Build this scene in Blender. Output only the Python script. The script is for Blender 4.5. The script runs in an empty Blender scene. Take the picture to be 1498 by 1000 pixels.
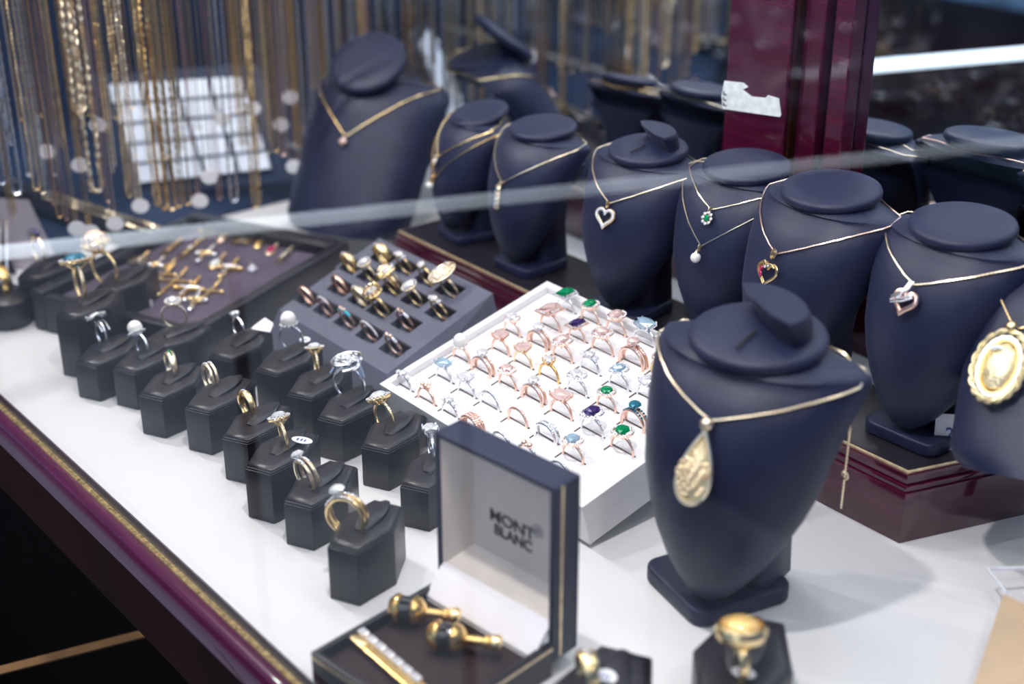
import bpy, bmesh, math, random
from mathutils import Vector, Matrix
from mathutils.bvhtree import BVHTree
random.seed(7)
PI = math.pi
SC = bpy.context.scene
COL = SC.collection

# ------------------------------------------------------------------ camera
# world: x runs along the front glass, y runs into the case (glass at y = 0), z = 0 is the case floor
F = 2080.0; TH = math.radians(25); H = .55; G = .34
CA, SA = .635, -.7725
cam_d = bpy.data.cameras.new('camera'); cam = bpy.data.objects.new('camera', cam_d); COL.objects.link(cam)
cam.location = (0, -G, H)
fwd = Vector((SA * math.cos(TH), CA * math.cos(TH), -math.sin(TH)))
cam.rotation_euler = fwd.to_track_quat('-Z', 'Y').to_euler()
cam_d.sensor_width = 36; cam_d.lens = 36 * F / 1498; cam_d.clip_start = .02; cam_d.clip_end = 100
cam_d.dof.use_dof = True; cam_d.dof.focus_distance = 1.06; cam_d.dof.aperture_fstop = 3.4
SC.camera = cam

# ------------------------------------------------------------------ world and light
SC.view_settings.view_transform = 'Standard'; SC.view_settings.look = 'None'
SC.view_settings.exposure = 0.0; SC.view_settings.gamma = 1
SC.view_settings.use_curve_mapping = False
w = bpy.data.worlds.new('world'); SC.world = w; w.use_nodes = True
w.node_tree.nodes['Background'].inputs[0].default_value = (.22, .42, 1.0, 1)
w.node_tree.nodes['Background'].inputs[1].default_value = .24

def area(name, loc, target, sx, sy, power, color, shape='RECTANGLE'):
    d = bpy.data.lights.new(name, 'AREA'); o = bpy.data.objects.new(name, d); COL.objects.link(o)
    d.shape = shape; d.size = sx; d.size_y = sy; d.energy = power; d.color = color
    o.location = loc
    o.rotation_euler = (Vector(target) - Vector(loc)).to_track_quat('-Z', 'Y').to_euler()
    return o
for i, (x, pw) in enumerate(((.05, 1.2), (-.53, 3.3), (-1.05, 1.9), (-1.42, 4.2))):
    area('case_spot_lamp', (x, .03, .82), (x - .01, .25, 0), .035, .035, pw, (1, .96, .93), 'DISK')
area('case_strip_lamp', (-.7, .40, .85), (-.7, .3, 0), 1.3, .12, 3.0, (.95, .96, 1))
area('street_daylight', (-.1, -2.2, 1.9), (-.8, .3, .1), 2.6, 1.6, 26, (.66, .78, 1))

area('aisle_lamp', (-1.9, -1.15, 1.5), (-1.9, -1.6, .0), 1.6, .3, 55, (.85, .93, 1))  # fill light added to brighten the counter across the aisle

# ------------------------------------------------------------------ pixel helpers (photograph frame 1498 x 1000)
def ray(u, v):
    a = (u - 749) / F; s = (v - 500) / F
    dy = math.cos(TH) - s * math.sin(TH); dz = -math.sin(TH) - s * math.cos(TH)
    return a * CA - dy * -SA, a * -SA + dy * CA, dz
def ray(u, v):
    a = (u - 749) / F; s = (v - 500) / F
    dy = math.cos(TH) - s * math.sin(TH); dz = -math.sin(TH) - s * math.cos(TH)
    return Vector((a * CA + dy * SA, a * -SA + dy * CA, dz))
C0 = Vector((0, -G, H))
def PZ(u, v, z=0.):
    r = ray(u, v); return C0 + r * ((z - H) / r.z)
def PX(u, v, x):
    r = ray(u, v); return C0 + r * (x / r.x)
def PY(u, v, y):
    r = ray(u, v); return C0 + r * ((y + G) / r.y)
def PN(u, v, p, n):
    r = ray(u, v); return C0 + r * ((p - C0).dot(n) / r.dot(n))

# ------------------------------------------------------------------ materials
MATS = {}
def mat(name, col, rough=.5, metal=0., spec=.5, coat=0., var=0., vscale=40., bump=0., bscale=300., emit=0., trans=0., ior=1.45, sheen=0., stretch=None):
    m = bpy.data.materials.new(name); m.use_nodes = True; MATS[name] = m
    nt = m.node_tree; b = nt.nodes['Principled BSDF']
    b.inputs['Base Color'].default_value = (*col, 1); b.inputs['Roughness'].default_value = rough
    b.inputs['Metallic'].default_value = metal; b.inputs['Specular IOR Level'].default_value = spec
    b.inputs['Coat Weight'].default_value = coat; b.inputs['IOR'].default_value = ior
    b.inputs['Transmission Weight'].default_value = trans
    if sheen:
        b.inputs['Sheen Weight'].default_value = sheen; b.inputs['Sheen Roughness'].default_value = .5
        b.inputs['Sheen Tint'].default_value = (.6, .7, 1, 1)
    if emit:
        b.inputs['Emission Color'].default_value = (*col, 1); b.inputs['Emission Strength'].default_value = emit
    if var or bump:
        tc = nt.nodes.new('ShaderNodeTexCoord'); src = tc.outputs['Object']
        if stretch:
            mp = nt.nodes.new('ShaderNodeMapping'); mp.inputs['Scale'].default_value = stretch
            nt.links.new(src, mp.inputs[0]); src = mp.outputs[0]
    if var:
        n = nt.nodes.new('ShaderNodeTexNoise'); n.inputs['Scale'].default_value = vscale; n.inputs['Detail'].default_value = 4
        nt.links.new(src, n.inputs['Vector'])
        r = nt.nodes.new('ShaderNodeValToRGB')
        r.color_ramp.elements[0].position = .3; r.color_ramp.elements[1].position = .7
        r.color_ramp.elements[0].color = (*[c * (1 - var) for c in col], 1)
        r.color_ramp.elements[1].color = (*[min(1, c * (1 + var)) for c in col], 1)
        nt.links.new(n.outputs['Fac'], r.inputs[0]); nt.links.new(r.outputs[0], b.inputs['Base Color'])
    if bump:
        n = nt.nodes.new('ShaderNodeTexNoise'); n.inputs['Scale'].default_value = bscale; n.inputs['Detail'].default_value = 3
        nt.links.new(src, n.inputs['Vector'])
        bp = nt.nodes.new('ShaderNodeBump'); bp.inputs['Strength'].default_value = bump; bp.inputs['Distance'].default_value = .001
        nt.links.new(n.outputs['Fac'], bp.inputs['Height']); nt.links.new(bp.outputs[0], b.inputs['Normal'])
    return m
leather = mat('navy_leatherette', (.008, .012, .042), .47, spec=.45, var=.12, vscale=60, bump=.18, bscale=900, sheen=.05)
leather_k = mat('black_leatherette', (.013, .012, .019), .34, spec=.5, var=.15, vscale=60, bump=.15, bscale=700)
leather_g = mat('grey_leatherette', (.10, .105, .15), .5, spec=.4, var=.06, vscale=40, bump=.15, bscale=900)
slit_m = mat('slit_fold_leather', (.16, .12, .11), .7)
slot_dark = mat('slot_shadow_cloth', (.012, .012, .02), .8)  # near-black stands in for the shade inside slots and slits
velvet_p = mat('plum_black_velvet', (.085, .06, .085), .85, spec=.2, var=.15, vscale=90, bump=.2, bscale=900, sheen=.3)
velvet_b = mat('brown_velvet', (.035, .02, .016), .9, spec=.1, var=.2, vscale=120, bump=.2, bscale=900, sheen=.3)
white_leather = mat('white_leatherette', (.80, .80, .82), .4, spec=.4, var=.01, bump=.08, bscale=700)
white_floor = mat('white_laminate', (.72, .72, .735), .32, spec=.45, var=.012, vscale=9, bump=.02, bscale=200)
wood = mat('burgundy_lacquer', (.055, .004, .020), .16, spec=.6, coat=.8, var=.25, vscale=12, stretch=(1, 12, 12))
wood_dk = mat('dark_mahogany', (.018, .004, .003), .7, spec=.08, var=.3, vscale=10)
wood_br = mat('worn_brown_wood', (.35, .16, .05), .6, var=.3, vscale=20)
void = mat('dark_recess', (.004, .003, .003), .9, spec=.05, var=.2)
navy_board = mat('navy_backing', (.007, .022, .062), .55, var=.4, vscale=6)
gold = mat('yellow_gold', (1, .74, .38), .27, 1, var=.06, vscale=300)
gold_pale = mat('pale_gold', (1, .82, .58), .3, 1, var=.06, vscale=300)
gold_deep = mat('deep_gold', (.98, .64, .24), .25, 1, var=.08, vscale=300)
rose = mat('rose_gold', (1, .68, .56), .28, 1, var=.06, vscale=300)
copper = mat('copper_rose', (.78, .50, .40), .3, 1, var=.1, vscale=300)
silver = mat('white_metal', (.90, .91, .96), .26, 1, var=.05, vscale=300)
gold_matte = mat('brushed_gold', (1, .80, .50), .45, .85, var=.15, vscale=250, bump=.6, bscale=500)
brass = mat('tarnished_brass', (.42, .30, .14), .5, .8, var=.6, vscale=300, bump=.5, bscale=900)
gold_line = mat('gilt_trim', (.85, .66, .42), .35, .6, var=.25, vscale=200)
diamond = mat('clear_gem', (.93, .94, .98), .08, .45, spec=1)
pinkgem = mat('pink_gem', (.90, .66, .62), .08, .4, spec=1)
bluegem = mat('pale_blue_gem', (.40, .58, .72), .06, .35, spec=1)
emerald = mat('green_gem', (.0, .26, .10), .07, .15, spec=1)
ruby = mat('red_gem', (.45, .01, .10), .07, .2, spec=1)
purple = mat('violet_gem', (.05, .03, .14), .07, .2, spec=1)
amber = mat('amber_gem', (.92, .60, .20), .08, .3, spec=1)
tealgem = mat('teal_gem', (.03, .20, .30), .07, .3, spec=1)
turq = mat('turquoise_gem', (.05, .50, .62), .3)
milky = mat('milky_gem', (.78, .84, .84), .15, spec=.9)
coral = mat('peach_coral', (.92, .66, .52), .35, spec=.6)
onyx = mat('black_stone', (.01, .01, .012), .08, spec=1)
pearl = mat('pearl_white', (.86, .84, .82), .16, spec=.9, coat=.5)
cameo = mat('cameo_shell', (.75, .45, .36), .35)
paper = mat('white_tag_paper', (.85, .86, .9), .6, var=.03, vscale=60)
paper2 = mat('torn_sticker_paper', (.74, .78, .80), .7, var=.14, vscale=160)
card_w = mat('bluish_white_card', (.74, .82, .95), .5, var=.05)
card_t = mat('tan_card', (.55, .40, .26), .6, var=.08, vscale=30)
ink = mat('blue_ink', (.08, .10, .35), .6)
blackink = mat('black_print', (.03, .03, .035), .5)
cream = mat('cream_lining', (.76, .69, .63), .65, spec=.3, var=.06, vscale=25, sheen=.2)
satin = mat('white_satin', (.95, .92, .95), .3, spec=.6, var=.03)
thread = mat('clear_plastic', (.8, .82, .88), .12, spec=.8)
rubber = mat('dark_bracket', (.01, .01, .012), .5)
grey_panel = mat('lilac_grey_panel', (.42, .38, .44), .5, var=.05)
mirror_m = mat('silvered_mirror', (.80, .85, .90), .004, 1)
pave = mat('street_paving', (.28, .30, .33), .8, var=.3, vscale=1.2)
ledge_m = mat('white_street_ledge', (.9, .93, .96), .7)
steel_m = mat('steel_beads', (.55, .60, .68), .25, .9)
slate = mat('slate_cloth', (.10, .18, .28), .7, var=.6, vscale=5)
# thin pane: straight-through light plus a Fresnel reflection
glass = bpy.data.materials.new('thin_window_glass'); glass.use_nodes = True
nt = glass.node_tree; nt.nodes.clear()
out = nt.nodes.new('ShaderNodeOutputMaterial'); mx = nt.nodes.new('ShaderNodeMixShader')
tr = nt.nodes.new('ShaderNodeBsdfTransparent'); gl = nt.nodes.new('ShaderNodeBsdfGlossy'); fr = nt.nodes.new('ShaderNodeFresnel')
tr.inputs[0].default_value = (.985, .99, .99, 1); gl.inputs['Roughness'].default_value = .0; fr.inputs[0].default_value = 1.5
nt.links.new(fr.outputs[0], mx.inputs[0]); nt.links.new(tr.outputs[0], mx.inputs[1]); nt.links.new(gl.outputs[0], mx.inputs[2])
nt.links.new(mx.outputs[0], out.inputs[0])

# ------------------------------------------------------------------ mesh helpers
def link(name, me, parent=None, loc=None):
    o = bpy.data.objects.new(name, me); COL.objects.link(o)
    if parent: o.parent = parent
    if loc is not None: o.location = loc
    return o
def to_mesh(bm, m, smooth=True, name='m', sharp=40):
    bmesh.ops.recalc_face_normals(bm, faces=bm.faces[:])
    me = bpy.data.meshes.new(name)
    if smooth:
        for f in bm.faces: f.smooth = True
        for e in bm.edges:
            if len(e.link_faces) == 2 and e.calc_face_angle(0) > math.radians(sharp): e.smooth = False
    bm.to_mesh(me); bm.free(); me.materials.append(m)
    return me
def obj(name, bm, m, parent=None, loc=None, smooth=True, sharp=40):
    return link(name, to_mesh(bm, m, smooth, name, sharp), parent, loc)
def empty(name, loc=(0, 0, 0), rz=0., parent=None):
    o = bpy.data.objects.new(name, None); COL.objects.link(o); o.empty_display_size = .01
    o.location = loc; o.rotation_euler = (0, 0, rz)
    if parent: o.parent = parent
    return o
def tag(o, label, cat, group=None, kind=None):
    if label: o['label'] = label
    if cat: o['category'] = cat
    if group: o['group'] = group
    if kind: o['kind'] = kind
    return o
def structure(o, label=None):
    o['kind'] = 'structure'
    if label: o['label'] = label
    return o
NB = bmesh.new
def box(bm, c, s, rot=None, bev=0., seg=2):
    m = Matrix.Translation(c) @ (rot.to_4x4() if rot else Matrix.Identity(4)) @ Matrix.Diagonal((s[0], s[1], s[2], 1))
    t = bmesh.new(); bmesh.ops.create_cube(t, size=1, matrix=m)
    if bev: bmesh.ops.bevel(t, geom=t.edges[:], offset=bev, segments=seg, affect='EDGES', profile=.6)
    me = bpy.data.meshes.new('t'); t.to_mesh(me); t.free(); bm.from_mesh(me); bpy.data.meshes.remove(me)
def prism(bm, pts, z0, z1, bev=0., seg=2, mtx=None):
    t = bmesh.new()
    lo = [t.verts.new((x, y, z0)) for x, y in pts]; hi = [t.verts.new((x, y, z1)) for x, y in pts]
    n = len(pts); t.faces.new(lo[::-1]); t.faces.new(hi)
    for i in range(n): t.faces.new((lo[i], lo[(i + 1) % n], hi[(i + 1) % n], hi[i]))
    if bev: bmesh.ops.bevel(t, geom=t.edges[:], offset=bev, segments=seg, affect='EDGES', profile=.6)
    if mtx: bmesh.ops.transform(t, matrix=mtx, verts=t.verts)
    me = bpy.data.meshes.new('t'); t.to_mesh(me); t.free(); bm.from_mesh(me); bpy.data.meshes.remove(me)
def loft(bm, rings, closed=True, cap0=True, cap1=True):
    vs = [[bm.verts.new(p) for p in r] for r in rings]
    n = len(vs[0])
    for a, b in zip(vs, vs[1:]):
        for i in range(n if closed else n - 1):
            bm.faces.new((a[i], a[(i + 1) % n], b[(i + 1) % n], b[i]))
    if cap0: bm.faces.new(vs[0][::-1])
    if cap1: bm.faces.new(vs[-1])
def lathe(bm, prof, n=24, mtx=None, ex=1., ey=1.):
    rings = [[Vector((r * ex * math.cos(2 * PI * i / n), r * ey * math.sin(2 * PI * i / n), z)) for i in range(n)] for r, z in prof]
    if mtx: rings = [[mtx @ p for p in r] for r in rings]
    loft(bm, rings)
def tube(bm, pts, r, n=6, closed=False, rf=None, cap=True):
    """tube along pts; r a number or rf(i) a radius per point"""
    pts = [Vector(p) for p in pts]; N = len(pts); rings = []; prev = None
    for i, p in enumerate(pts):
        a = pts[(i - 1) % N] if closed or i > 0 else p
        b = pts[(i + 1) % N] if closed or i < N - 1 else p
        t = (b - a).normalized()
        if prev is None:
            ref = Vector((0, 0, 1)) if abs(t.z) < .9 else Vector((1, 0, 0))
            prev = (ref - t * ref.dot(t)).normalized()
        else:
            q = prev - t * prev.dot(t)
            prev = q.normalized() if q.length > 1e-9 else prev
        s = t.cross(prev); rr = rf(i) if rf else r
        rings.append([p + (prev * math.cos(2 * PI * k / n) + s * math.sin(2 * PI * k / n)) * rr for k in range(n)])
    if closed: rings.append(rings[0]); 
    if closed:
        vs = [[bm.verts.new(p) for p in rg] for rg in rings[:-1]]
        for j in range(len(vs)):
            a, b = vs[j], vs[(j + 1) % len(vs)]
            for i in range(n): bm.faces.new((a[i], a[(i + 1) % n], b[(i + 1) % n], b[i]))
    else: loft(bm, rings, True, cap, cap)
def resample(pts, step):
    pts = [Vector(p) for p in pts]; L = [0.]
    for a, b in zip(pts, pts[1:]): L.append(L[-1] + (b - a).length)
    n = max(2, int(L[-1] / step)); outp = []; j = 0
    for i in range(n + 1):
        d = L[-1] * i / n
        while j < len(L) - 2 and L[j + 1] < d: j += 1
        t = (d - L[j]) / max(1e-9, L[j + 1] - L[j]); outp.append(pts[j].lerp(pts[j + 1], min(1, t)))
    return outp
def chain_bm(bm, pts, r, style='bead'):
    if style == 'rope':
        p = resample(pts, r * .9); N = len(p)
        for s in (0, 1):
            q = []
            for i in range(N):
                t = (p[min(i + 1, N - 1)] - p[max(i - 1, 0)]).normalized()
                u = t.orthogonal().normalized() if abs(t.z) < .5 else (Vector((1, 0, 0)) - t * t.x).normalized()
                v = t.cross(u); a = i * .75 + s * PI
                q.append(p[i] + (u * math.cos(a) + v * math.sin(a)) * r * .55)
            tube(bm, q, r * .55, 4)
    else:
        p = resample(pts, r * 1.5)
        tube(bm, p, r, 5, rf=lambda i: r * (1. if i % 2 else .55))
def sphere(bm, c, r, n=8, sz=1.):
    bmesh.ops.create_uvsphere(bm, u_segments=n, v_segments=max(4, n // 2 + 1), radius=r, matrix=Matrix.Translation(c) @ Matrix.Diagonal((1, 1, sz, 1)))
def gem(bm, c, rx, ry, h, n=8, mtx=None):
    """faceted stone: table, crown, girdle, pavilion"""
    M = (mtx or Matrix.Identity(4)) @ Matrix.Translation(c)
    rings = []
    for k, (s, z, off) in enumerate(((.42, .42, 0), (.80, .24, .5), (1, 0, 0), (.55, -.4, .5), (.05, -.75, 0))):
        rings.append([M @ Vector((rx * s * math.cos(2 * PI * (i + off) / n + PI / n), ry * s * math.sin(2 * PI * (i + off) / n + PI / n), z * h)) for i in range(n)])
    loft(bm, rings)
def ellipse(rx, rz, n, c=(0, 0, 0)):
    return [(c[0] + rx * math.cos(2 * PI * i / n), c[1], c[2] + rz * math.sin(2 * PI * i / n)) for i in range(n)]

# ------------------------------------------------------------------ the setting
X0, X1, M = -2.0, .35, .57       # left wall, right end, mirror plane
bm = NB(); box(bm, ((X0 + X1) / 2, (.0075 + M) / 2, -.006), (X1 - X0, M - .0075, .012))
structure(obj('floor', bm, white_floor, smooth=False), 'white laminate floor of the jewellery case')
bm = NB(); box(bm, ((X0 + X1) / 2, .0045, -.008), (X1 - X0, .006, .012))
structure(obj('trim_1', bm, rubber, smooth=False), 'black gasket strip along the front edge of the case floor')
bm = NB(); box(bm, ((X0 + X1) / 2, -.0005, -.0075), (X1 - X0, .004, .013), bev=.0006)
structure(obj('trim_2', bm, brass, smooth=False), 'tarnished brass channel that holds the front glass')
bm = NB()
prof = [(-.0025, -.02), (-.0025, -.001), (-.0045, .0006), (-.009, .0006), (-.0125, -.001), (-.0145, -.005), (-.0150, -.012), (-.0150, -.02)]
loft(bm, [[(x, y, z) for y, z in prof] for x in (X0, X1)])
rail_m = mat('magenta_brown_lacquer', (.095, .007, .040), .26, spec=.6, coat=.5, var=.2, vscale=12, stretch=(1, 12, 12))
structure(obj('trim_3', bm, rail_m, sharp=25), 'glossy burgundy front rail of the case')
bm = NB(); box(bm, ((X0 + X1) / 2, -.004, -.046), (X1 - X0, .020, .052), bev=.001)
structure(obj('trim_4', bm, wood_dk, smooth=False), 'dark wooden fascia below the front rail')
bm = NB(); box(bm, ((X0 + X1) / 2, .22, -.515), (X1 - X0 + 1.5, .02, .97)); box(bm, ((X0 + X1) / 2, .1, -.99), (X1 - X0 + 1.5, .22, .01))
structure(obj('wall_below', bm, void, smooth=False), 'dark back of the recess under the case')
bm = NB(); box(bm, ((X0 + X1) / 2, -.5, -1.01), (14, 14, .02))
structure(obj('floor_street', bm, pave, smooth=False), 'grey paving outside the shop window')
bm = NB(); box(bm, ((X0 + X1) / 2, M + .004, .40), (X1 - X0, .008, .84))
structure(obj('wall_back', bm, mirror_m, smooth=False), 'mirrored back wall of the case')
bm = NB(); box(bm, (X0 - .01, M / 2, .40), (.02, M, .84))
structure(obj('wall_left', bm, navy_board, smooth=False), 'dark navy end wall behind the hanging chains')
bm = NB(); box(bm, ((X0 + X1) / 2, M / 2 + .01, .93), (X1 - X0, M, .02))
structure(obj('ceiling', bm, white_floor, smooth=False), 'top panel of the case')
# front pane
bm = NB()
v = [bm.verts.new(p) for p in ((X0, .0005, -.004), (X1, .0005, -.004), (X1, .0005, .92), (X0, .0005, .92))]; bm.faces.new(v)
o = obj('window_1', bm, glass, smooth=False); structure(o, 'clear glass pane at the front of the case')
# street ledge that the pane reflects
# mullion
post = structure(empty('trim_5', (-.80, M - .03, 0)), 'burgundy lacquered wooden post between the mirror panels')
def postpart(name, x0, x1, y0, y1, m, bev=.0015):
    bm = NB(); box(bm, ((x0 + x1) / 2, (y0 + y1) / 2, .41), (x1 - x0, y1 - y0, .82), bev=bev)
    o = obj(name, bm, m, post, smooth=False); o.location = -Vector(post.location); return o
PXL = PY(1062, 120, M - .03).x; PXR = PY(1152, 120, M - .03).x
postpart('post_face', PXL, PXR, M - .03, M - .001, wood)
postpart('post_bead', PXR, PXR + .004, M - .027, M - .001, wood_dk)
postpart('post_side', PXR + .004, PXR + .024, M - .020, M - .001, wood)
postpart('post_groove', PXR + .024, PXR + .030, M - .010, M - .001, void)
postpart('post_edge', PXR + .030, PXR + .048, M - .016, M - .001, wood)
# torn sticker on the post
def on_post(u, v): return PY(u, v, M - .0305)
bm = NB()
S = [(1060, 118), (1088, 121), (1095, 127), (1087, 131), (1100, 141), (1120, 143), (1124, 139), (1140, 144), (1143, 168), (1141, 171), (1058, 159), (1056, 140)]
P3 = [on_post(*p) for p in S]
a = [bm.verts.new(p) for p in P3]; b = [bm.verts.new(p - Vector((0, .0004, 0))) for p in P3]
bm.faces.new(a); bm.faces.new(b[::-1])
for i in range(len(a)): bm.faces.new((a[i], a[(i + 1) % len(a)], b[(i + 1) % len(a)], b[i]))
o = obj('torn_sticker', bm, paper2, smooth=False); tag(o, 'torn white paper sticker stuck on the burgundy post', 'sticker')
bm = NB()
for (u, v_) in ((1061, 138), (1061, 146), (1061, 154)):
    c = on_post(u, v_) - Vector((0, .0006, 0)); box(bm, c, (.004, .0003, .0012)); box(bm, c + Vector((-.0015, 0, .001)), (.001, .0003, .003))
q = obj('print_mark', bm, blackink, o, smooth=False)
# cross rail under the case
bm = NB(); a, b = PZ(-30, 988, -.2), PZ(212, 926, -.2)
tube(bm, [a, b], .0045, 4)
tag(obj('cross_rail', bm, wood_br, smooth=False), 'thin worn brown wooden rail in the dark below the case', 'rail')

# riser -------------------------------------------------------------
def poly_off(pts, d):
    n = len(pts); outp = []
    for i in range(n):
        p0, p1, p2 = (Vector(pts[(i + k) % n]) for k in (-1, 0, 1))
        e1 = (p1 - p0).normalized(); e2 = (p2 - p1).normalized()
        n1 = Vector((e1.y, -e1.x)); n2 = Vector((e2.y, -e2.x)); m_ = (n1 + n2) / (1 + n1.dot(n2))
        outp.append(tuple(p1 + m_ * d))
    return outp
RZ = .055
K = PZ(1315, 795); K2 = PZ(1498, 753); dirK = (K2 - K).normalized()
ry1 = .508
tE = (ry1 - K.y) / dirK.y
RP = [(-1.10, K.y + .002), (K.x, K.y), (K.x + dirK.x * tE, ry1), (-1.10, ry1)]
riser = empty('display_riser', (-.8, .45, 0)); tag(riser, 'burgundy lacquered riser with black top and gilt trim under the row of busts', 'riser')
def rpart(name, pts, z0, z1, m, bev=.0008):
    bm = NB(); prism(bm, pts, z0, z1, bev); o = obj(name, bm, m, riser, sharp=30); o.location = (.8, -.45, 0); return o
rpart('riser_body', RP, 0, .040, wood)
rpart('riser_moulding', poly_off(RP, -.0015), .040, .0445, wood)
rpart('riser_upper_moulding', poly_off(RP, -.0035), .0445, .0525, wood, .0014)
rpart('gilt_edge', poly_off(RP, -.0055), .0525, .0545, gold_line, .0004)
rpart('black_top', poly_off(RP, -.0068), .0530, .0550, leather_k, .0004)

# ------------------------------------------------------------------ busts
RINGS = [  # z, half width, front depth, back depth, y centre
    (.958, .195, .19, .19, .02), (.946, .206, .198, .185, .022), (.936, .24, .208, .18, .03), (.926, .29, .222, .165, .04),
    (.916, .34, .236, .15, .05), (.908, .362, .26, .12, .08), (.895, .38, .282, .07, .095), (.878, .384, .296, .01, .092),
    (.85, .380, .308, -.08, .07), (.80, .370, .312, -.16, .035), (.72, .354, .308, -.20, -.01), (.62, .332, .295, -.225, -.055),
    (.52, .315, .275, -.22, -.09), (.42, .28, .25, -.20, -.12), (.32, .235, .21, -.17, -.15), (.23, .185, .165, -.13, -.175), (.16, .135, .12, -.09, -.195), (.11, .09, .08, -.055, -.21), (.08, .045, .04, -.02, -.22)]
RINGS_LONG = [(z, w_ if z > .86 else .41 - .05 * (1 - z / .86) if z > .12 else w_ + .25, f_ if z > .86 else .28 - .04 * (1 - z / .86), b_, yc if z > .8 else .03 - .25 * (1 - z / .8)) for z, w_, f_, b_, yc in RINGS]
def shell_rings(Hh, n=20, lng=False):
    out_ = []
    for z, w_, f_, b_, yc in (RINGS_LONG if lng else RINGS):
        r = []
        for i in range(n + 1):
            a = -PI / 2 + PI * i / n; r.append(Vector((w_ * math.sin(a), yc - f_ * math.cos(a), z)) * Hh)
        for i in range(1, n):
            a = PI / 2 - PI * i / n; r.append(Vector((w_ * .97 * math.sin(a), yc + b_ * math.cos(a), z)) * Hh)
        out_.append(r)
    return out_
BUST_MESH = {}
def bust_mesh(Hh, lng=False):
    if Hh not in BUST_MESH:
        bm = NB(); loft(bm, shell_rings(Hh, 20, lng)); me = to_mesh(bm, leather, True, 'shell', 50)
        BUST_MESH[Hh] = me
    return BUST_MESH[Hh]
def half_flap(bm, Hh, z):
    # a lifted half-round cap standing on the back half of the disc, straight face forward
    n = 14; rings = []
    for k, (s, zz, yf) in enumerate(((.19, 0, .015), (.20, .05, -.005), (.225, .10, -.035), (.235, .125, -.055), (.225, .137, -.055))):
        r = []
        for i in range(n + 1):
            a = PI * i / n; r.append(Vector((s * math.cos(a), yf + .03 + s * .72 * math.sin(a), z + zz + .04 * math.cos(a) * 0)) * Hh)
        r.append(Vector((-s * .5, yf - .0, z + zz)) * Hh); r.append(Vector((s * .5, yf - .0, z + zz)) * Hh)
        rings.append(r)
    loft(bm, rings)
def make_bust(label, x, y, z, Hh, rz, flap=False, tilt=.10, pitch=0., lng=False, dsc=1., frz=0.):
    t = empty('display_bust', (x, y, z), rz); tag(t, label, 'bust', 'necklace display busts')
    if pitch: t.rotation_euler = (pitch, 0, rz)
    o = link('shell', bust_mesh(Hh, lng), t)
    bm = NB(); mt = Matrix.Translation((0, (.02 if not lng else -.15) * Hh, (.965 if not lng else 1.0) * Hh)) @ Matrix.Rotation(tilt, 4, 'X')
    R = .235 * Hh * dsc
    lathe(bm, [(R * .80, -.030 * Hh), (R * .93, -.026 * Hh), (R * .995, -.010 * Hh), (R, .004 * Hh), (R * .975, .018 * Hh), (R * .90, .027 * Hh), (R * .6, .030 * Hh), (R * .1, .031 * Hh)], 36, mt, 1.0, .96)
    obj('neck_disc', bm, leather, t, sharp=60)
    if flap:
        bm = NB(); half_flap(bm, Hh * .80, 1.225); bmesh.ops.transform(bm, matrix=Matrix.Translation((.02 * Hh, .05 * Hh, 0)) @ Matrix.Rotation(-.42 - rz, 4, 'Z'), verts=bm.verts); obj('disc_flap', bm, leather, t, sharp=50)
        bm = NB(); box(bm, (.0, -.075 * Hh, .998 * Hh), (.008 * Hh, .14 * Hh, .006 * Hh), Matrix.Rotation(tilt, 3, 'X')); obj('disc_slit', bm, slot_dark, t, smooth=False)
    if lng:
        t['Hh'] = Hh; t['long_front'] = lng; return t
    bm = NB()
    loft(bm, [[Vector((sx * w_, yc + sy * d_, zz)) * Hh for sx, sy in ((-1, -.7), (-.8, -1), (.8, -1), (1, -.7), (1, .7), (.8, 1), (-.8, 1), (-1, .7))]
              for zz, w_, d_, yc in ((.05, .155, .12, .03), (.3, .15, .11, .02), (.55, .18, .10, .03), (.76, .30, .07, .09))])
    obj('support_column', bm, leather, t, sharp=50)
    bm = NB()
    bw, bd, cr = .19 * Hh, .205 * Hh, .06 * Hh; pts = []
    for cx, cy, a0 in ((bw - cr, bd - cr, 0), (-bw + cr, bd - cr, 90), (-bw + cr, -bd + cr, 180), (bw - cr, -bd + cr, 270)):
        for k in range(5):
            a = math.radians(a0 + 22.5 * k); pts.append((cx + cr * math.cos(a), cy + cr * math.sin(a) - .085 * Hh))
    prism(bm, pts, 0.0003, .065 * Hh, .014 * Hh, 3)
    bmesh.ops.transform(bm, matrix=Matrix.Rotation(frz, 4, 'Z'), verts=bm.verts); obj('foot', bm, leather, t, sharp=60)
    t['Hh'] = Hh; t['long_front'] = lng
    return t
def bust_tree(Hh, lng=False):
    bm = NB(); loft(bm, shell_rings(Hh, 20, lng)); bmesh.ops.recalc_face_normals(bm, faces=bm.faces[:]); tr_ = BVHTree.FromBMesh(bm); bm.free(); return tr_
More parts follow.
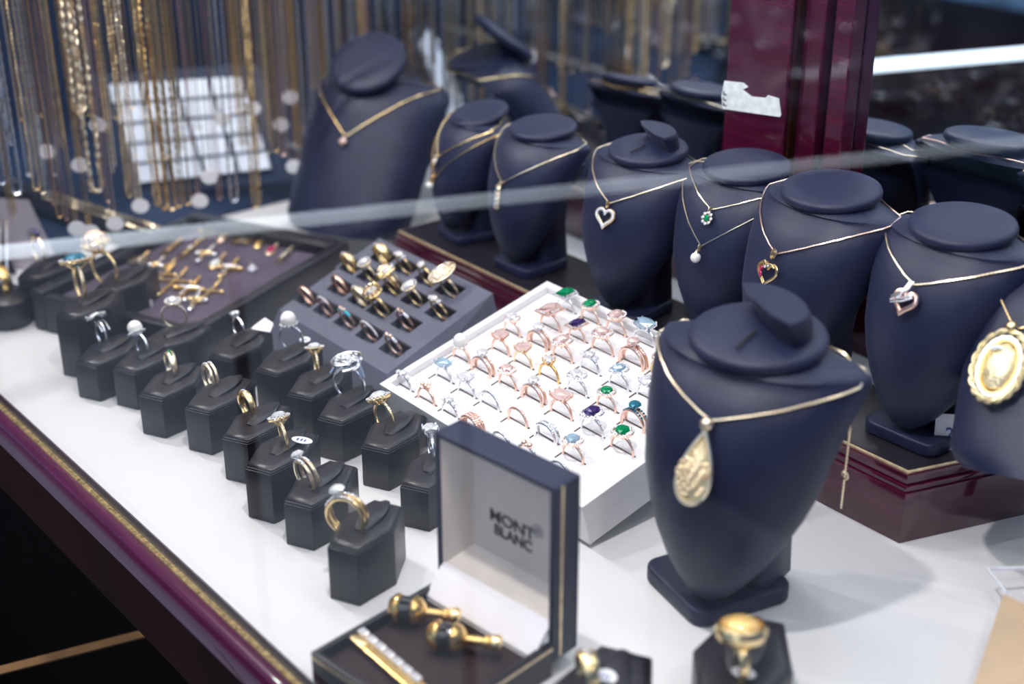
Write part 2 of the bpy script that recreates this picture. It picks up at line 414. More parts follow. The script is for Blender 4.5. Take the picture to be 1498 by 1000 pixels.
def necklace_path(tree, Hh, zp, xs=.40, zs=.74, sag=.10, up=.5, xp=0.0):
    """front strands from pendant point (zp) over the shoulders, then across behind the neck; local coords"""
    def front(x, z):
        h = tree.ray_cast(Vector((x * Hh, -2 * Hh, z * Hh)), Vector((0, 1, 0)))
        if h[0] is None: return None
        return h[0] + h[1] * Hh * .008
    left, right = [], []
    for sgn, L in ((-1, left), (1, right)):
        for i in range(26):
            t = i / 25; x = xp + (sgn * xs - xp) * t
            z = zp + (zs - zp) * (t * (1 - sag) + sag * (t ** 2)) + 0
            z = zp + (zs - zp) * ((1 - up) * t + up * (1 - (1 - t) ** 2)) if up > 0 else zp + (zs - zp) * ((1 + up) * t - up * t * t)
            p = front(x, z)
            if p is not None: L.append(p)
    a, b = left[-1], right[-1]
    back = []
    for i in range(1, 24):
        t = i / 24; g = a.lerp(b, t); zz = g.z + math.sin(PI * t) * .035 * Hh
        h = tree.ray_cast(Vector((g.x, 2 * Hh, zz)), Vector((0, -1, 0)))
        back.append(h[0] + h[1] * Hh * .010 if h[0] is not None else Vector((g.x, g.y, zz)))
    return left[::-1] + right[1:], back, left[0]
TREES = {}
def make_necklace(bust, label, zp, metal, r, style='bead', pend=None, xs=.355, zs=.90, up=.0, xp=0., pscale=1., group=None):
    Hh = bust['Hh']
    if Hh not in TREES: TREES[Hh] = bust_tree(Hh, bool(bust['long_front']))
    fr_, back, pp = necklace_path(TREES[Hh], Hh, zp, xs, zs, up=up, xp=xp)
    Mx = bust.matrix_basis
    root = empty('necklace', Mx @ pp, 0); root.rotation_euler = bust.rotation_euler
    tag(root, label, 'necklace', group)
    bm = NB(); loop = [p - pp for p in fr_]; bk = [p - pp for p in back]
    chain_bm(bm, loop, r, style); chain_bm(bm, [loop[0]] + bk + [loop[-1]], r, style)
    obj('chain', bm, metal, root)
    # surface frame at the pendant
    h = TREES[Hh].ray_cast(Vector((pp.x, -2 * Hh, pp.z - .05 * Hh)), Vector((0, 1, 0)))
    nrm = h[1] if h[1].y < 0 else -h[1]; upv = (Vector((0, 0, 1)) - nrm * nrm.z).normalized(); rt = upv.cross(nrm).normalized() * 1.0
    rt = nrm.cross(upv) * -1
    rot = Matrix((rt, -nrm, upv)).transposed()      # local: x right, -y outward normal, z up
    e = empty('pendant', nrm * Hh * .012, 0, root); e.rotation_euler = rot.to_euler(); e.scale = (pscale,) * 3
    if pend: pend(e)
    return root
def ppart(e, name, bm, m, smooth=True): return obj(name, bm, m, e, smooth=smooth)
def bail(e, m, s=.0022, z=-.001):
    bm = NB(); tube(bm, [(0 + .0 * k, -.0006 + s * .5 * math.cos(2 * PI * k / 10), z + s * math.sin(2 * PI * k / 10)) for k in range(10)], s * .3, 5, True); ppart(e, 'bail', bm, m)
def facing(y=-.001):  # rotate a gem so its table looks outward (-y)
    return Matrix.Translation((0, y, 0)) @ Matrix.Rotation(PI / 2, 4, 'X')
def heart(s, n=40):
    pts = []
    for i in range(n):
        t = 2 * PI * i / n; pts.append((16 * math.sin(t) ** 3 / 17 * s, (13 * math.cos(t) - 5 * math.cos(2 * t) - 2 * math.cos(3 * t) - math.cos(4 * t)) / 17 * s))
    return pts
def pend_square(e):
    bail(e, rose); bm = NB(); gem(bm, (0, 0, 0), .0042, .0042, .0035, 4, facing() @ Matrix.Translation((0, -.006, 0))); ppart(e, 'stone', bm, pinkgem, False)
    bm = NB(); tube(bm, [(.0045 * math.cos(PI / 2 * k + 0), -.001, -.006 + .0045 * math.sin(PI / 2 * k)) for k in range(4)], .0006, 5, True); ppart(e, 'setting', bm, rose)
def pend_drop(e):
    bail(e, gold_pale); bm = NB(); tube(bm, [(.0028 * math.cos(2 * PI * k / 12), -.001, -.005 + .0032 * math.sin(2 * PI * k / 12)) for k in range(12)], .0007, 5, True); ppart(e, 'setting', bm, gold_pale)
    bm = NB(); gem(bm, (0, 0, 0), .0022, .0026, .0025, 8, facing() @ Matrix.Translation((0, -.005, 0))); ppart(e, 'stone', bm, diamond, False)
def pend_pearl(r=.0042, m=gold_pale):
    def f(e):
        bail(e, m, .0026); bm = NB(); sphere(bm, (0, -r, -.004 - r), r, 20); ppart(e, 'pearl', bm, pearl)
        bm = NB(); lathe(bm, [(.0004, .002), (.0006, .001), (r * .45, -.0007), (r * .5, -.0012)], 10, Matrix.Translation((0, -r, -.0035))); ppart(e, 'cap', bm, m)
    return f
def pend_twist(e):
    bail(e, gold_pale)
    for s in (0, 1):
        bm = NB(); tube(bm, [(.0020 * math.sin(k * .55 + s * PI), -.002 + .0012 * math.cos(k * .55 + s * PI), -.002 - k * .0008) for k in range(28)], .0009, 6); ppart(e, 'twisted_wire', bm, gold_pale)
    for k, m in enumerate((bluegem, pinkgem, diamond, bluegem)):
        bm = NB(); gem(bm, (0, 0, 0), .0015, .0015, .002, 6, Matrix.Translation((0, -.0034, -.0055 - k * .0045)) @ Matrix.Rotation(PI / 2, 4, 'X')); ppart(e, 'stone', bm, m, False)
def pend_diamond_heart(e):
    bail(e, gold, .0028)
    bm = NB(); tube(bm, [(x, -.0012, z - .0115) for x, z in heart(.0068)], .0007, 5, True); tube(bm, [(x, -.0012, z - .0115) for x, z in heart(.0100)], .0006, 5, True); ppart(e, 'heart_frame', bm, gold)
    hs = heart(.0086, 34)
    for i, (x, z) in enumerate(hs):
        bm = NB(); gem(bm, (0, 0, 0), .0012, .0012, .0018, 6, Matrix.Translation((x, -.002, z - .0115)) @ Matrix.Rotation(PI / 2, 4, 'X'))
        if i == 0: me = to_mesh(bm, diamond, False, 'stone'); link('stone', me, e)
        else: bm.free(); o = link('stone', me, e); o.location = (x - hs[0][0], 0, z - hs[0][1])
def pend_flower(e):
    bail(e, gold_pale, .0024)
    bm = NB(); gem(bm, (0, 0, 0), .0021, .0027, .0024, 8, Matrix.Translation((0, -.0022, -.0075)) @ Matrix.Rotation(PI / 2, 4, 'X')); ppart(e, 'green_stone', bm, emerald, False)
    for k in range(8):
        a = 2 * PI * k / 8; c = (.0037 * math.cos(a), -.0016, -.0075 + .0044 * math.sin(a))
        bm = NB(); gem(bm, (0, 0, 0), .0014, .0014, .0016, 6, Matrix.Translation(c) @ Matrix.Rotation(PI / 2, 4, 'X')); ppart(e, 'clear_stone', bm, diamond, False)
    bm = NB()
    for k in range(8):
        a = 2 * PI * (k + .5) / 8; tube(bm, [(0, -.0008, -.0075), (.0045 * math.cos(a), -.001, -.0075 + .0052 * math.sin(a))], .0005, 5)
    ppart(e, 'setting', bm, gold)
def pend_ruby_heart(e):
    bail(e, gold, .0036, .000)
    for s, dx, r in ((.0100, 0, .0010), (.0086, .0006, .0006)):
        bm = NB(); tube(bm, [(x + dx, -.0016, z - .0145) for x, z in heart(s)], r, 6, True); ppart(e, 'heart_frame', bm, gold)
    bm = NB()
    tube(bm, [(-.004, -.003, -.0065), (-.001, -.0036, -.0085), (.003, -.003, -.0075), (.0065, -.0026, -.0095)], .0008, 6)
    tube(bm, [(-.005, -.003, -.011), (-.002, -.0034, -.009), (.000, -.0034, -.006)], .0007, 6); ppart(e, 'scroll', bm, gold)
    for c, r_ in (((-.0045, -.0032, -.0125), .6), ((-.004, -.0032, -.0165), -.5)):
        bm = NB(); gem(bm, (0, 0, 0), .0013, .0026, .0024, 8, Matrix.Translation(c) @ Matrix.Rotation(r_, 4, 'Y') @ Matrix.Rotation(PI / 2, 4, 'X')); ppart(e, 'red_stone', bm, ruby, False)
    for c in ((-.0015, -.0036, -.0105), (.001, -.0036, -.0090)):
        bm = NB(); gem(bm, (0, 0, 0), .0011, .0011, .0015, 6, Matrix.Translation(c) @ Matrix.Rotation(PI / 2, 4, 'X')); ppart(e, 'clear_stone', bm, diamond, False)
def pend_ribbon_heart(e):
    bm = NB(); tube(bm, [(x, -.0016, z - .0125) for x, z in heart(.0090)], .0017, 7, True); ppart(e, 'heart_frame', bm, rose)
    bm = NB()
    for d in (-.0011, .0011):
        tube(bm, [(.0005 + d, -.003, .0015), (-.0005 + d, -.0042, -.004), (-.003, -.0044, -.0085 + d), (-.0085, -.0042, -.0125 + d), (-.0102, -.003, -.0135 + d)], .0010, 6)
        tube(bm, [(-.009, -.0036, -.0150 + d), (.0, -.0044, -.0118 + d), (.006, -.0036, -.0075 + d)], .0008, 6)
    ppart(e, 'ribbon_band', bm, silver)
    for k in range(4):
        bm = NB(); gem(bm, (0, 0, 0), .0011, .0011, .0014, 6, Matrix.Translation((-.0065 + k * .003, -.0054, -.0135 + k * .0014)) @ Matrix.Rotation(PI / 2, 4, 'X')); ppart(e, 'stone', bm, (pinkgem, diamond)[k % 2], False)
def pend_teardrop(e):
    bm = NB(); sphere(bm, (0, -.002, -.002), .0032, 12); ppart(e, 'ball_bail', bm, gold_pale)
    def tear(s, k, n): 
        t = 2 * PI * k / n; return (s * .62 * math.sin(t) * (math.sin(t / 2) ** 1.1), s * math.cos(t))
    bm = NB(); n = 36
    tube(bm, [(tear(.0165, k, n)[0], -.0018, tear(.0165, k, n)[1] - .0215) for k in range(n)], .0010, 6, True); ppart(e, 'rim', bm, gold_pale)
    bm = NB()
    for lay, (s, y) in enumerate(((.0155, -.0012), (.0135, -.0026), (.010, -.0038), (.005, -.0044))):
        rg = [bm.verts.new((tear(s, k, n)[0], y, tear(s, k, n)[1] - .0225 - lay * .0004)) for k in range(n)]
        if lay == 0: prv = rg; continue
        for i in range(n): bm.faces.new((prv[i], prv[(i + 1) % n], rg[(i + 1) % n], rg[i]))
        prv = rg
    bm.faces.new(prv); ppart(e, 'back_plate', bm, gold_matte)
    bm = NB(); rr = random.Random(3)
    for k in range(60):
        a = rr.uniform(0, 2 * PI); q = rr.uniform(0, .9); c = Vector((.0078 * q * math.cos(a), -.0052 + .0018 * q, -.0245 + .0108 * q * math.sin(a)))
        if c.z > -.017: c.x *= .6
        tube(bm, [c + Vector((.0014 * math.cos(2 * PI * j / 7), 0, .0014 * math.sin(2 * PI * j / 7))) for j in range(7)], .0005, 4, True)
    ppart(e, 'filigree', bm, gold_pale); e.children[-1]['kind'] = 'stuff'
def pend_cameo(e):
    bm = NB(); sphere(bm, (0, -.003, -.0005), .0045, 12); ppart(e, 'ball_bail', bm, gold)
    n = 60; bm = NB()
    for s in (0, PI):
        tube(bm, [((.0175 + .0012 * math.cos(k * .9 + s)) * math.cos(2 * PI * k / n), -.004 - .0012 * math.sin(k * .9 + s), -.028 + (.0245 + .0012 * math.cos(k * .9 + s)) * math.sin(2 * PI * k / n)) for k in range(n)], .0013, 5, True)
    ppart(e, 'rope_frame', bm, gold_matte)
    bm = NB(); tube(bm, ellipse(.0142, .0208, 40, (0, -.0035, -.028)), .0012, 6, True); ppart(e, 'inner_rim', bm, silver)
    bm = NB(); tube(bm, ellipse(.0125, .0190, 40, (0, -.003, -.028)), .0018, 6, True); ppart(e, 'inner_band', bm, gold)
    bm = NB(); rr = random.Random(5)
    rg = []
    for lay, (s, y) in enumerate(((1, -.001), (.9, -.0045), (.65, -.0068), (.3, -.0080))):
        rg.append([Vector((.0115 * s * math.cos(2 * PI * k / 26) * (1 + .08 * math.sin(3 * k)), y + rr.uniform(-.0007, .0007), -.028 + .0175 * s * math.sin(2 * PI * k / 26))) for k in range(26)])
    loft(bm, rg); ppart(e, 'relief', bm, gold_matte)
    bm = NB()
    for k in range(5):
        a = 1.2 + k * .35; gem(bm, (0, 0, 0), .0016, .0016, .002, 6, Matrix.Translation((.004 * math.cos(a) - .002, -.0085, -.020 + .003 * math.sin(a))) @ Matrix.Rotation(PI / 2, 4, 'X'))
    ppart(e, 'stone_cluster', bm, diamond, False)

def at_disc(u, v, z): p = PZ(u, v, z); return p.x, p.y
BUSTS = {}
def bust_at(key, label, u, v, ztop, zbase, rz=0., dy=0., **k):
    p = PZ(u, v, ztop); Hh = (ztop - zbase) / .985
    if k.get('lng'):
        Hh = k.pop('H'); t = make_bust(label, 0, 0, 0, Hh, rz, **k); t.location = p - t.rotation_euler.to_matrix() @ (Vector((0, .02, .97)) * Hh)
        R3 = t.rotation_euler.to_matrix(); inv = R3.inverted()
        for a_, dx, dy_ in (((0, .12, .70), 0, .03), ((.10, .02, .30), 0, 0.)):      # struts down to the floor
            top_ = R3 @ (Vector(a_) * Hh) + t.location; end = Vector((top_.x, min(top_.y + dy_, M - .012), .0008))
            bm = NB(); tube(bm, [Vector(a_) * Hh, inv @ (end - t.location)], .005, 8); obj('easel_leg', bm, leather, t)
        BUSTS[key] = t; return t
    BUSTS[key] = make_bust(label, p.x, p.y + dy, zbase, Hh, rz, **k); return BUSTS[key]
#BUSTCALLS
bust_at('F', 'large navy bust standing in front on the white floor, cap lifted on its neck disc', 1106, 489, .183, 0, math.radians(15), flap=True, frz=math.radians(-28))
bust_at('7', 'navy bust at the right corner of the riser, wearing the two-tone ribbon heart', 1405, 326, .212, RZ, math.radians(2))
bust_at('6', 'navy bust second from the right on the riser, wearing the ruby heart', 1212, 275, .213, RZ, math.radians(-2))
bust_at('5', 'navy bust with the pearl and green flower necklaces', 1089, 240, .202, RZ, math.radians(8))
bust_at('4', 'navy bust with a cap lifted on its neck disc, wearing the diamond heart', 945, 216, .198, RZ, math.radians(8), flap=True)
bust_at('3', 'small navy bust wearing the gold twist pendant', 791, 184, .187, RZ, math.radians(2))
bust_at('2', 'small navy bust with two fine gold chains beside the tall bust', 698, 163, .178, RZ, math.radians(-10), tilt=.25)
bust_at('1', 'tall grey navy bust leaning back at the left end of the row', 560, 104, .170, 0, math.radians(26), tilt=.95, lng=True, H=.195, dsc=.92, pitch=-.30)
bust_at('8', 'navy bust cut by the right edge, wearing the big oval medallion', 1584, 398, .188, 0, math.radians(26), tilt=.95, lng=True, H=.163, dsc=.92, pitch=-.50)
make_necklace(BUSTS['F'], 'gold chain necklace with filigree teardrop on the large front bust', .785, gold_pale, .0010, pend=pend_teardrop, xs=.365, zs=.89, pscale=1.35)
make_necklace(BUSTS['7'], 'gold chain necklace with two-tone ribbon heart on the corner bust', .775, gold_pale, .0009, pend=pend_ribbon_heart)
make_necklace(BUSTS['6'], 'rose gold rope necklace with openwork ruby heart', .735, rose, .0008, pend=pend_ruby_heart)
make_necklace(BUSTS['5'], 'short fine gold necklace with green stone flower pendant', .80, gold_pale, .00055, pend=pend_flower, xs=.33, zs=.925, group=None)
make_necklace(BUSTS['5'], 'longer fine gold necklace with a single white pearl, under the green flower', .62, gold_pale, .00055, pend=pend_pearl(), xs=.36, zs=.90)
make_necklace(BUSTS['4'], 'gold necklace with openwork diamond heart', .73, gold_pale, .0007, pend=pend_diamond_heart)
make_necklace(BUSTS['3'], 'gold necklace with vertical twist pendant of small stones', .66, gold_pale, .0007, pend=pend_twist)
make_necklace(BUSTS['2'], 'short gold beaded necklace with small clear drop on the small left bust', .68, gold, .0007, pend=pend_drop, xs=.33, zs=.925)
make_necklace(BUSTS['2'], 'longer gold chain necklace with small white pearl on the small left bust', .52, gold_deep, .0006, pend=pend_pearl(.0034, gold_deep), xs=.36, zs=.90)
make_necklace(BUSTS['1'], 'flat gold chain necklace with small square pink stone on the tall left bust', .60, gold, .0011, pend=pend_square)
make_necklace(BUSTS['8'], 'necklace with large oval gold medallion in a rope frame at the right edge', .66, gold, .0010, pend=pend_cameo, xp=-.20)
# ------------------------------------------------------------------ rings
def gem_part(parent, c, rx, ry, h, m, n=8, name='stone', tilt=None):
    bm = NB(); gem(bm, (0, 0, 0), rx, ry, h, n, Matrix.Translation(c) @ (tilt or Matrix.Identity(4)))
    return obj(name, bm, m, parent, smooth=False)
def band_bm(R, r, flare=1., wide=1.):
    bm = NB(); n = 36; rings = []
    for i in range(n):
        a = 2 * PI * i / n; up = max(0, math.sin(a)); rr = r * (1 + (flare - 1) * up); ww = r * wide * (1 + (flare - 1) * up)
        rings.append([Vector(((R + rr * math.cos(2 * PI * k / 8)) * math.cos(a), ww * math.sin(2 * PI * k / 8), (R + rr * math.cos(2 * PI * k / 8)) * math.sin(a))) for k in range(8)])
    vs = [[bm.verts.new(p) for p in rg] for rg in rings]
    for j in range(n):
        a, b = vs[j], vs[(j + 1) % n]
        for i in range(8): bm.faces.new((a[i], a[(i + 1) % 8], b[(i + 1) % 8], b[i]))
    return bm
def stones_along(bm, R, r, a0, a1, n, y=0.):
    for i in range(n):
        a = a0 + (a1 - a0) * i / max(1, n - 1)
        gem(bm, (0, 0, 0), r, r, r * 1.5, 6, Matrix.Translation((R * math.cos(a), y, R * math.sin(a))) @ Matrix.Rotation(PI / 2 - a, 4, 'Y'))
def prongs(bm, z0, z1, rx, ry, n=4, r=.0004, a0=PI / 4):
    for k in range(n):
        a = a0 + 2 * PI * k / n
        tube(bm, [(rx * .35 * math.cos(a), ry * .35 * math.sin(a), z0), (rx * 1.02 * math.cos(a), ry * 1.02 * math.sin(a), z0 + (z1 - z0) * .6), (rx * 1.0 * math.cos(a), ry * 1.0 * math.sin(a), z1)], r, 5)
NOHEAD = ('band', 'eternity', 'plain', 'wave', 'triple', 'channel', 'dome')
def make_ring(label, style, metal, stone=None, loc=(0, 0, 0), rz=0., lean=0., S=1., group=None, sink=.0, R=.0092, tilt_y=0., hs=1.35):
    """hoop in the local XZ plane; root at the foot of the hoop"""
    t = empty('ring', loc, rz); t.rotation_euler = (lean, tilt_y, rz); t.scale = (S,) * 3
    tag(t, label, 'ring', group)
    stone = stone or diamond; T = .0010; Z = R - sink      # hoop centre height
    HS = 1.0 if style in NOHEAD else hs
    def put(name, bm, m, smooth=True, kind=None):
        o = obj(name, bm, m, t, smooth=smooth); o.location = (0, 0, Z)
        if name not in ('band', 'shoulder_stones', 'channel_stones') and HS != 1: o.scale = (HS,) * 3; o.location.z = Z + R * (1 - HS)
        if kind: o['kind'] = kind
        return o
    def gp(c, rx, ry, h, m, n=8):
        o = gem_part(t, c, rx, ry, h, m, n); o.scale = (HS,) * 3; o.location.z = (Z + R) * (1 - HS)
    top = R
    if style in ('solitaire', 'halo', 'square', 'cluster', 'pearl', 'halo_oval', 'halo_rect', 'three', 'pearl_halo', 'filigree', 'crown', 'disc', 'signet', 'swirl', 'openwork', 'fan', 'cross', 'rect'):
        put('band', band_bm(R, T * .85, 1.25, 1.1 if style != 'signet' else 2.2), metal)
    if style == 'solitaire':
        bm = NB(); prongs(bm, top - .0005, top + .0038, .0030, .0030, 6); put('setting', bm, metal)
        o = gp((0, 0, Z + top + .0026), .0031, .0031, .0040, stone)
    elif style in ('square', 'rect'):
        lx, ly = (.0036, .0036) if style == 'square' else (.0050, .0034)
        bm = NB(); prongs(bm, top - .0005, top + .0042, lx * 1.2, ly * 1.2, 4, .0005); put('setting', bm, metal)
        gp((0, 0, Z + top + .0030), lx * 1.25, ly * 1.25, .0046, stone, 4)
    elif style in ('halo', 'halo_oval', 'halo_rect', 'cluster'):
        rx, ry, n = {'halo': (.0036, .0036, 8), 'halo_oval': (.0032, .0044, 10), 'halo_rect': (.0030, .0050, 4), 'cluster': (.0030, .0036, 8)}[style]
        bm = NB(); prongs(bm, top - .0008, top + .0030, rx * 1.2, ry * 1.2, 4, .0005)
        tube(bm, [((rx + .0010) * math.cos(2 * PI * k / 20), (ry + .0010) * math.sin(2 * PI * k / 20), top + .0020) for k in range(20)] if n != 4 else [(sx * (rx + .0010), sy * (ry + .0010), top + .0020) for sx, sy in ((1, 1), (-1, 1), (-1, -1), (1, -1))], .0007, 5, True)
        put('setting', bm, metal)
        gp((0, 0, Z + top + .0032), rx * (1.35 if n == 4 else 1), ry * (1.35 if n == 4 else 1), .0042, stone, n)
        bm = NB(); m_ = 18
        for k in range(m_):
            a = 2 * PI * k / m_; cx, cy = (rx + .0011) * math.cos(a), (ry + .0011) * math.sin(a)
            if n == 4:
                q = max(abs(math.cos(a)), abs(math.sin(a))); cx, cy = (rx + .0010) * math.cos(a) / q, (ry + .0010) * math.sin(a) / q
            gem(bm, (cx, cy, top + .0028), .0007, .0007, .001, 6)
        put('halo_stones', bm, diamond, False, 'stuff')
        bm = NB(); stones_along(bm, R + T * .9, .0006, .35, 1.2, 7); stones_along(bm, R + T * .9, .0006, PI - 1.2, PI - .35, 7); put('shoulder_stones', bm, diamond, False, 'stuff')
    elif style == 'three':
        bm = NB(); prongs(bm, top - .0005, top + .0030, .0026, .0026, 4); put('setting', bm, metal)
        for dx, r in ((0, .0028), (-.0044, .0020), (.0044, .0020)):
            gp((dx, 0, Z + math.sqrt(max(0, R * R - dx * dx)) + .0022), r, r, .003, stone)
    elif style in ('pearl', 'pearl_halo'):
        bm = NB(); sphere(bm, (0, 0, top + .0040), .0042, 20); put('pearl', bm, pearl)
        bm = NB(); prongs(bm, top - .0006, top + .0015, .0030, .0030, 8, .0005); put('setting', bm, metal)
        bm = NB()
        for k in range(12): gem(bm, (.0043 * math.cos(PI * k / 6), .0043 * math.sin(PI * k / 6), top + .0014), .0009, .0009, .0012, 6)
        put('halo_stones', bm, diamond, False, 'stuff')
    elif style == 'disc':      # wide openwork oval plate
        bm = NB()
        for s in (1, .62, .3): tube(bm, [(.0060 * s * math.cos(2 * PI * k / 24), .0092 * s * math.sin(2 * PI * k / 24), top + .003 + .001 * (1 - s)) for k in range(24)], .0006, 5, True)
        for k in range(10):
            a = 2 * PI * k / 10; tube(bm, [(0, 0, top + .0038), (.006 * math.cos(a), .0092 * math.sin(a), top + .003)], .0005, 4)
        prongs(bm, top - .001, top + .003, .003, .003, 4, .0006); put('setting', bm, metal)
        bm = NB(); lathe(bm, [(.0001, .0030), (.0058, .0022), (.0058, .0019), (.0001, .0018)], 24, Matrix.Translation((0, 0, top)), 1, 1.5); put('plate', bm, metal)
        bm = NB(); rr = random.Random(2)
        for k in range(40):
            a = rr.uniform(0, 2 * PI); q = math.sqrt(rr.uniform(0, 1)) * .95; gem(bm, (.0056 * q * math.cos(a), .0088 * q * math.sin(a), top + .0040), .0006, .0006, .001, 6)
        put('melee_stones', bm, diamond, False, 'stuff')
    elif style in ('filigree', 'openwork', 'crown', 'fan', 'swirl'):
        bm = NB(); rr = random.Random(len(style))
        if style in ('crown', 'fan'):
            for k in range(12):
                a = 2 * PI * k / 12; tube(bm, [(.001 * math.cos(a), .001 * math.sin(a), top), (.0052 * math.cos(a), .0058 * math.sin(a), top + .003), (.0044 * math.cos(a), .0050 * math.sin(a), top + .0065)], .0006, 5)
            tube(bm, [(.0050 * math.cos(2 * PI * k / 16), .0056 * math.sin(2 * PI * k / 16), top + .0035) for k in range(16)], .0006, 5, True)
        elif style == 'swirl':
            for s, q in ((1, 0), (-1, .002)):
                tube(bm, [(s * (.0012 + .00022 * k) * math.cos(k * .42), (.0012 + .00026 * k) * math.sin(k * .42) + s * .002, top + .004 - .00006 * k) for k in range(26)], .0008, 6)
            tube(bm, [(-.007, -.001, top - .003), (-.005, .001, top + .001), (0, .003, top + .002), (.005, .001, top + .001), (.007, 0, top - .003)], .0009, 6)
        else:
            for k in range(16):
                a = 2 * PI * k / 16; c = Vector((.0034 * math.cos(a), .0042 * math.sin(a), top + .003 + .001 * math.cos(2 * a)))
                tube(bm, [c + Vector((.0016 * math.cos(2 * PI * j / 8), .0016 * math.sin(2 * PI * j / 8), 0)) for j in range(8)], .0005, 4, True)
            for s in (-.0022, .0022): tube(bm, [(R * math.cos(a), s, (R + .0003) * math.sin(a)) for a in [PI * (.1 + .8 * k / 14) for k in range(15)]], .0005, 5)
        put('setting', bm, metal)
        bm = NB()
        for k in range(26):
            a = rr.uniform(0, 2 * PI); q = rr.uniform(.1, 1); gem(bm, (.0048 * q * math.cos(a), .0054 * q * math.sin(a), top + .0048 - .001 * q), .0008, .0008, .0012, 6)
        put('melee_stones', bm, stone, False, 'stuff')
        if style == 'crown':
            bm = NB(); sphere(bm, (0, 0, top + .0055), .0040, 14, .8); put('cabochon', bm, stone)
    elif style == 'signet':
        bm = NB(); lathe(bm, [(.0070, -.0012), (.0078, .0010), (.0072, .0026), (.0060, .0030), (.0056, .0022), (.0002, .0022)], 28, Matrix.Translation((0, 0, top + .001))); put('head', bm, metal)
        bm = NB(); lathe(bm, [(.0055, 0), (.0048, .0016), (.0030, .0026), (.0002, .0030)], 24, Matrix.Translation((0, 0, top + .0030))); put('stone', bm, stone)
    elif style == 'cross':
        bm = NB()
        for k in range(5):
            c = ((0, 0), (.0026, 0), (-.0026, 0), (0, .0026), (0, -.0026))[k]; lathe(bm, [(.0002, .002), (.0012, .0012), (.0012, .0002), (.0002, 0)], 8, Matrix.Translation((c[0], c[1], top + .001)))
        put('setting', bm, metal)
    elif style in ('band', 'eternity', 'double', 'plain', 'wave', 'triple', 'bezel_pair', 'channel', 'dome'):
        offs = {'double': (-.0017, .0017), 'wave': (-.0016, .0016), 'triple': (-.0024, 0, .0024)}.get(style, (0,))
        bm = NB()
        for y in offs:
            b2 = band_bm(R, T * (1.0 if style != 'plain' else 1.15), 1.35 if style in ('channel', 'dome') else 1.05, {'channel': 2.2, 'dome': 3.0, 'plain': 1.3}.get(style, 1.1))
            bmesh.ops.translate(b2, verts=b2.verts, vec=(0, y, 0)); me = bpy.data.meshes.new('t'); b2.to_mesh(me); b2.free(); bm.from_mesh(me); bpy.data.meshes.remove(me)
        put('band', bm, metal)
        if style != 'plain':
            bm = NB()
            for y in offs: stones_along(bm, R + T * (.95 if style not in ('channel', 'dome') else 1.3), .0009 if style != 'bezel_pair' else .0014, .25 * PI if style != 'eternity' else 0, .75 * PI if style != 'eternity' else PI, 9 if style != 'eternity' else 22, y)
            put('channel_stones', bm, stone, False, 'stuff')
        if style == 'double': gp((0, 0, Z + top + .0028), .0030, .0030, .0036, stone)
        if style == 'bezel_pair':
            for dx in (-.002, .002):
                bm = NB(); sphere(bm, (dx, 0, top + .001), .0016, 10); put('bezel', bm, metal)
    return t

# ------------------------------------------------------------------ hexagonal ring stands
def hexpts(s=1., L=.0319, e=.0112, W=.0210):
    return [(-e * s, -L * s), (e * s, -L * s), (W * s, 0), (e * s, L * s), (-e * s, L * s), (-W * s, 0)]
STAND = {}
def stand(label, u, v, h, rz=26., S=1., lift=0.):
    c = PZ(u, v, h); t = empty('ring_stand', (c.x, c.y, lift), math.radians(rz)); tag(t, label, 'ring stand', 'hexagonal black ring stands'); t.scale = (S, S, 1)
    k = round(h, 4)
    if k not in STAND:
        bm = NB(); prism(bm, hexpts(), .0003, h - .0035, .0010, 2); a = to_mesh(bm, leather_k, True, 'body', 30)
        bm = NB(); prism(bm, hexpts(.965), h - .0045, h - .0022, .0008, 2); b = to_mesh(bm, leather_k, True, 'rim', 30)
        bm = NB(); hp = hexpts(.93); z = h - .0028
        rings = [[Vector((x * s, y * s, zz)) for x, y in hp] for s, zz in ((1, z - .0008), (1.0, z + .0008), (.95, z + .0022), (.8, z + .0030), (.4, z + .0034))]
        loft(bm, rings); c_ = to_mesh(bm, leather_k, True, 'cushion', 60)
        bm = NB(); rings = []
        for i in range(13):
            t_ = i / 12; y = -.012 + .040 * t_; wd = .0078 * math.sin(PI * min(1, .12 + t_ * .80)) + .0006; zz = h - .0002 + .0030 * math.sin(PI * t_ * .9 + .1)
            rings.append([Vector((wd * math.cos(a), y, zz + (.0014 if math.sin(a) > 0 else .002) * math.sin(a) * 1.0)) for a in [2 * PI * j / 10 for j in range(10)]])
        loft(bm, rings); d = to_mesh(bm, leather_k, True, 'tongue', 60)
        STAND[k] = (a, b, c_, d)
    for nm, me in zip(('body', 'rim', 'cushion', 'tongue'), STAND[k]): link(nm, me, t)
    return t
def view_yaw(x, y):  # direction from a point to the camera in plan
    return math.atan2(-G - y, -x)
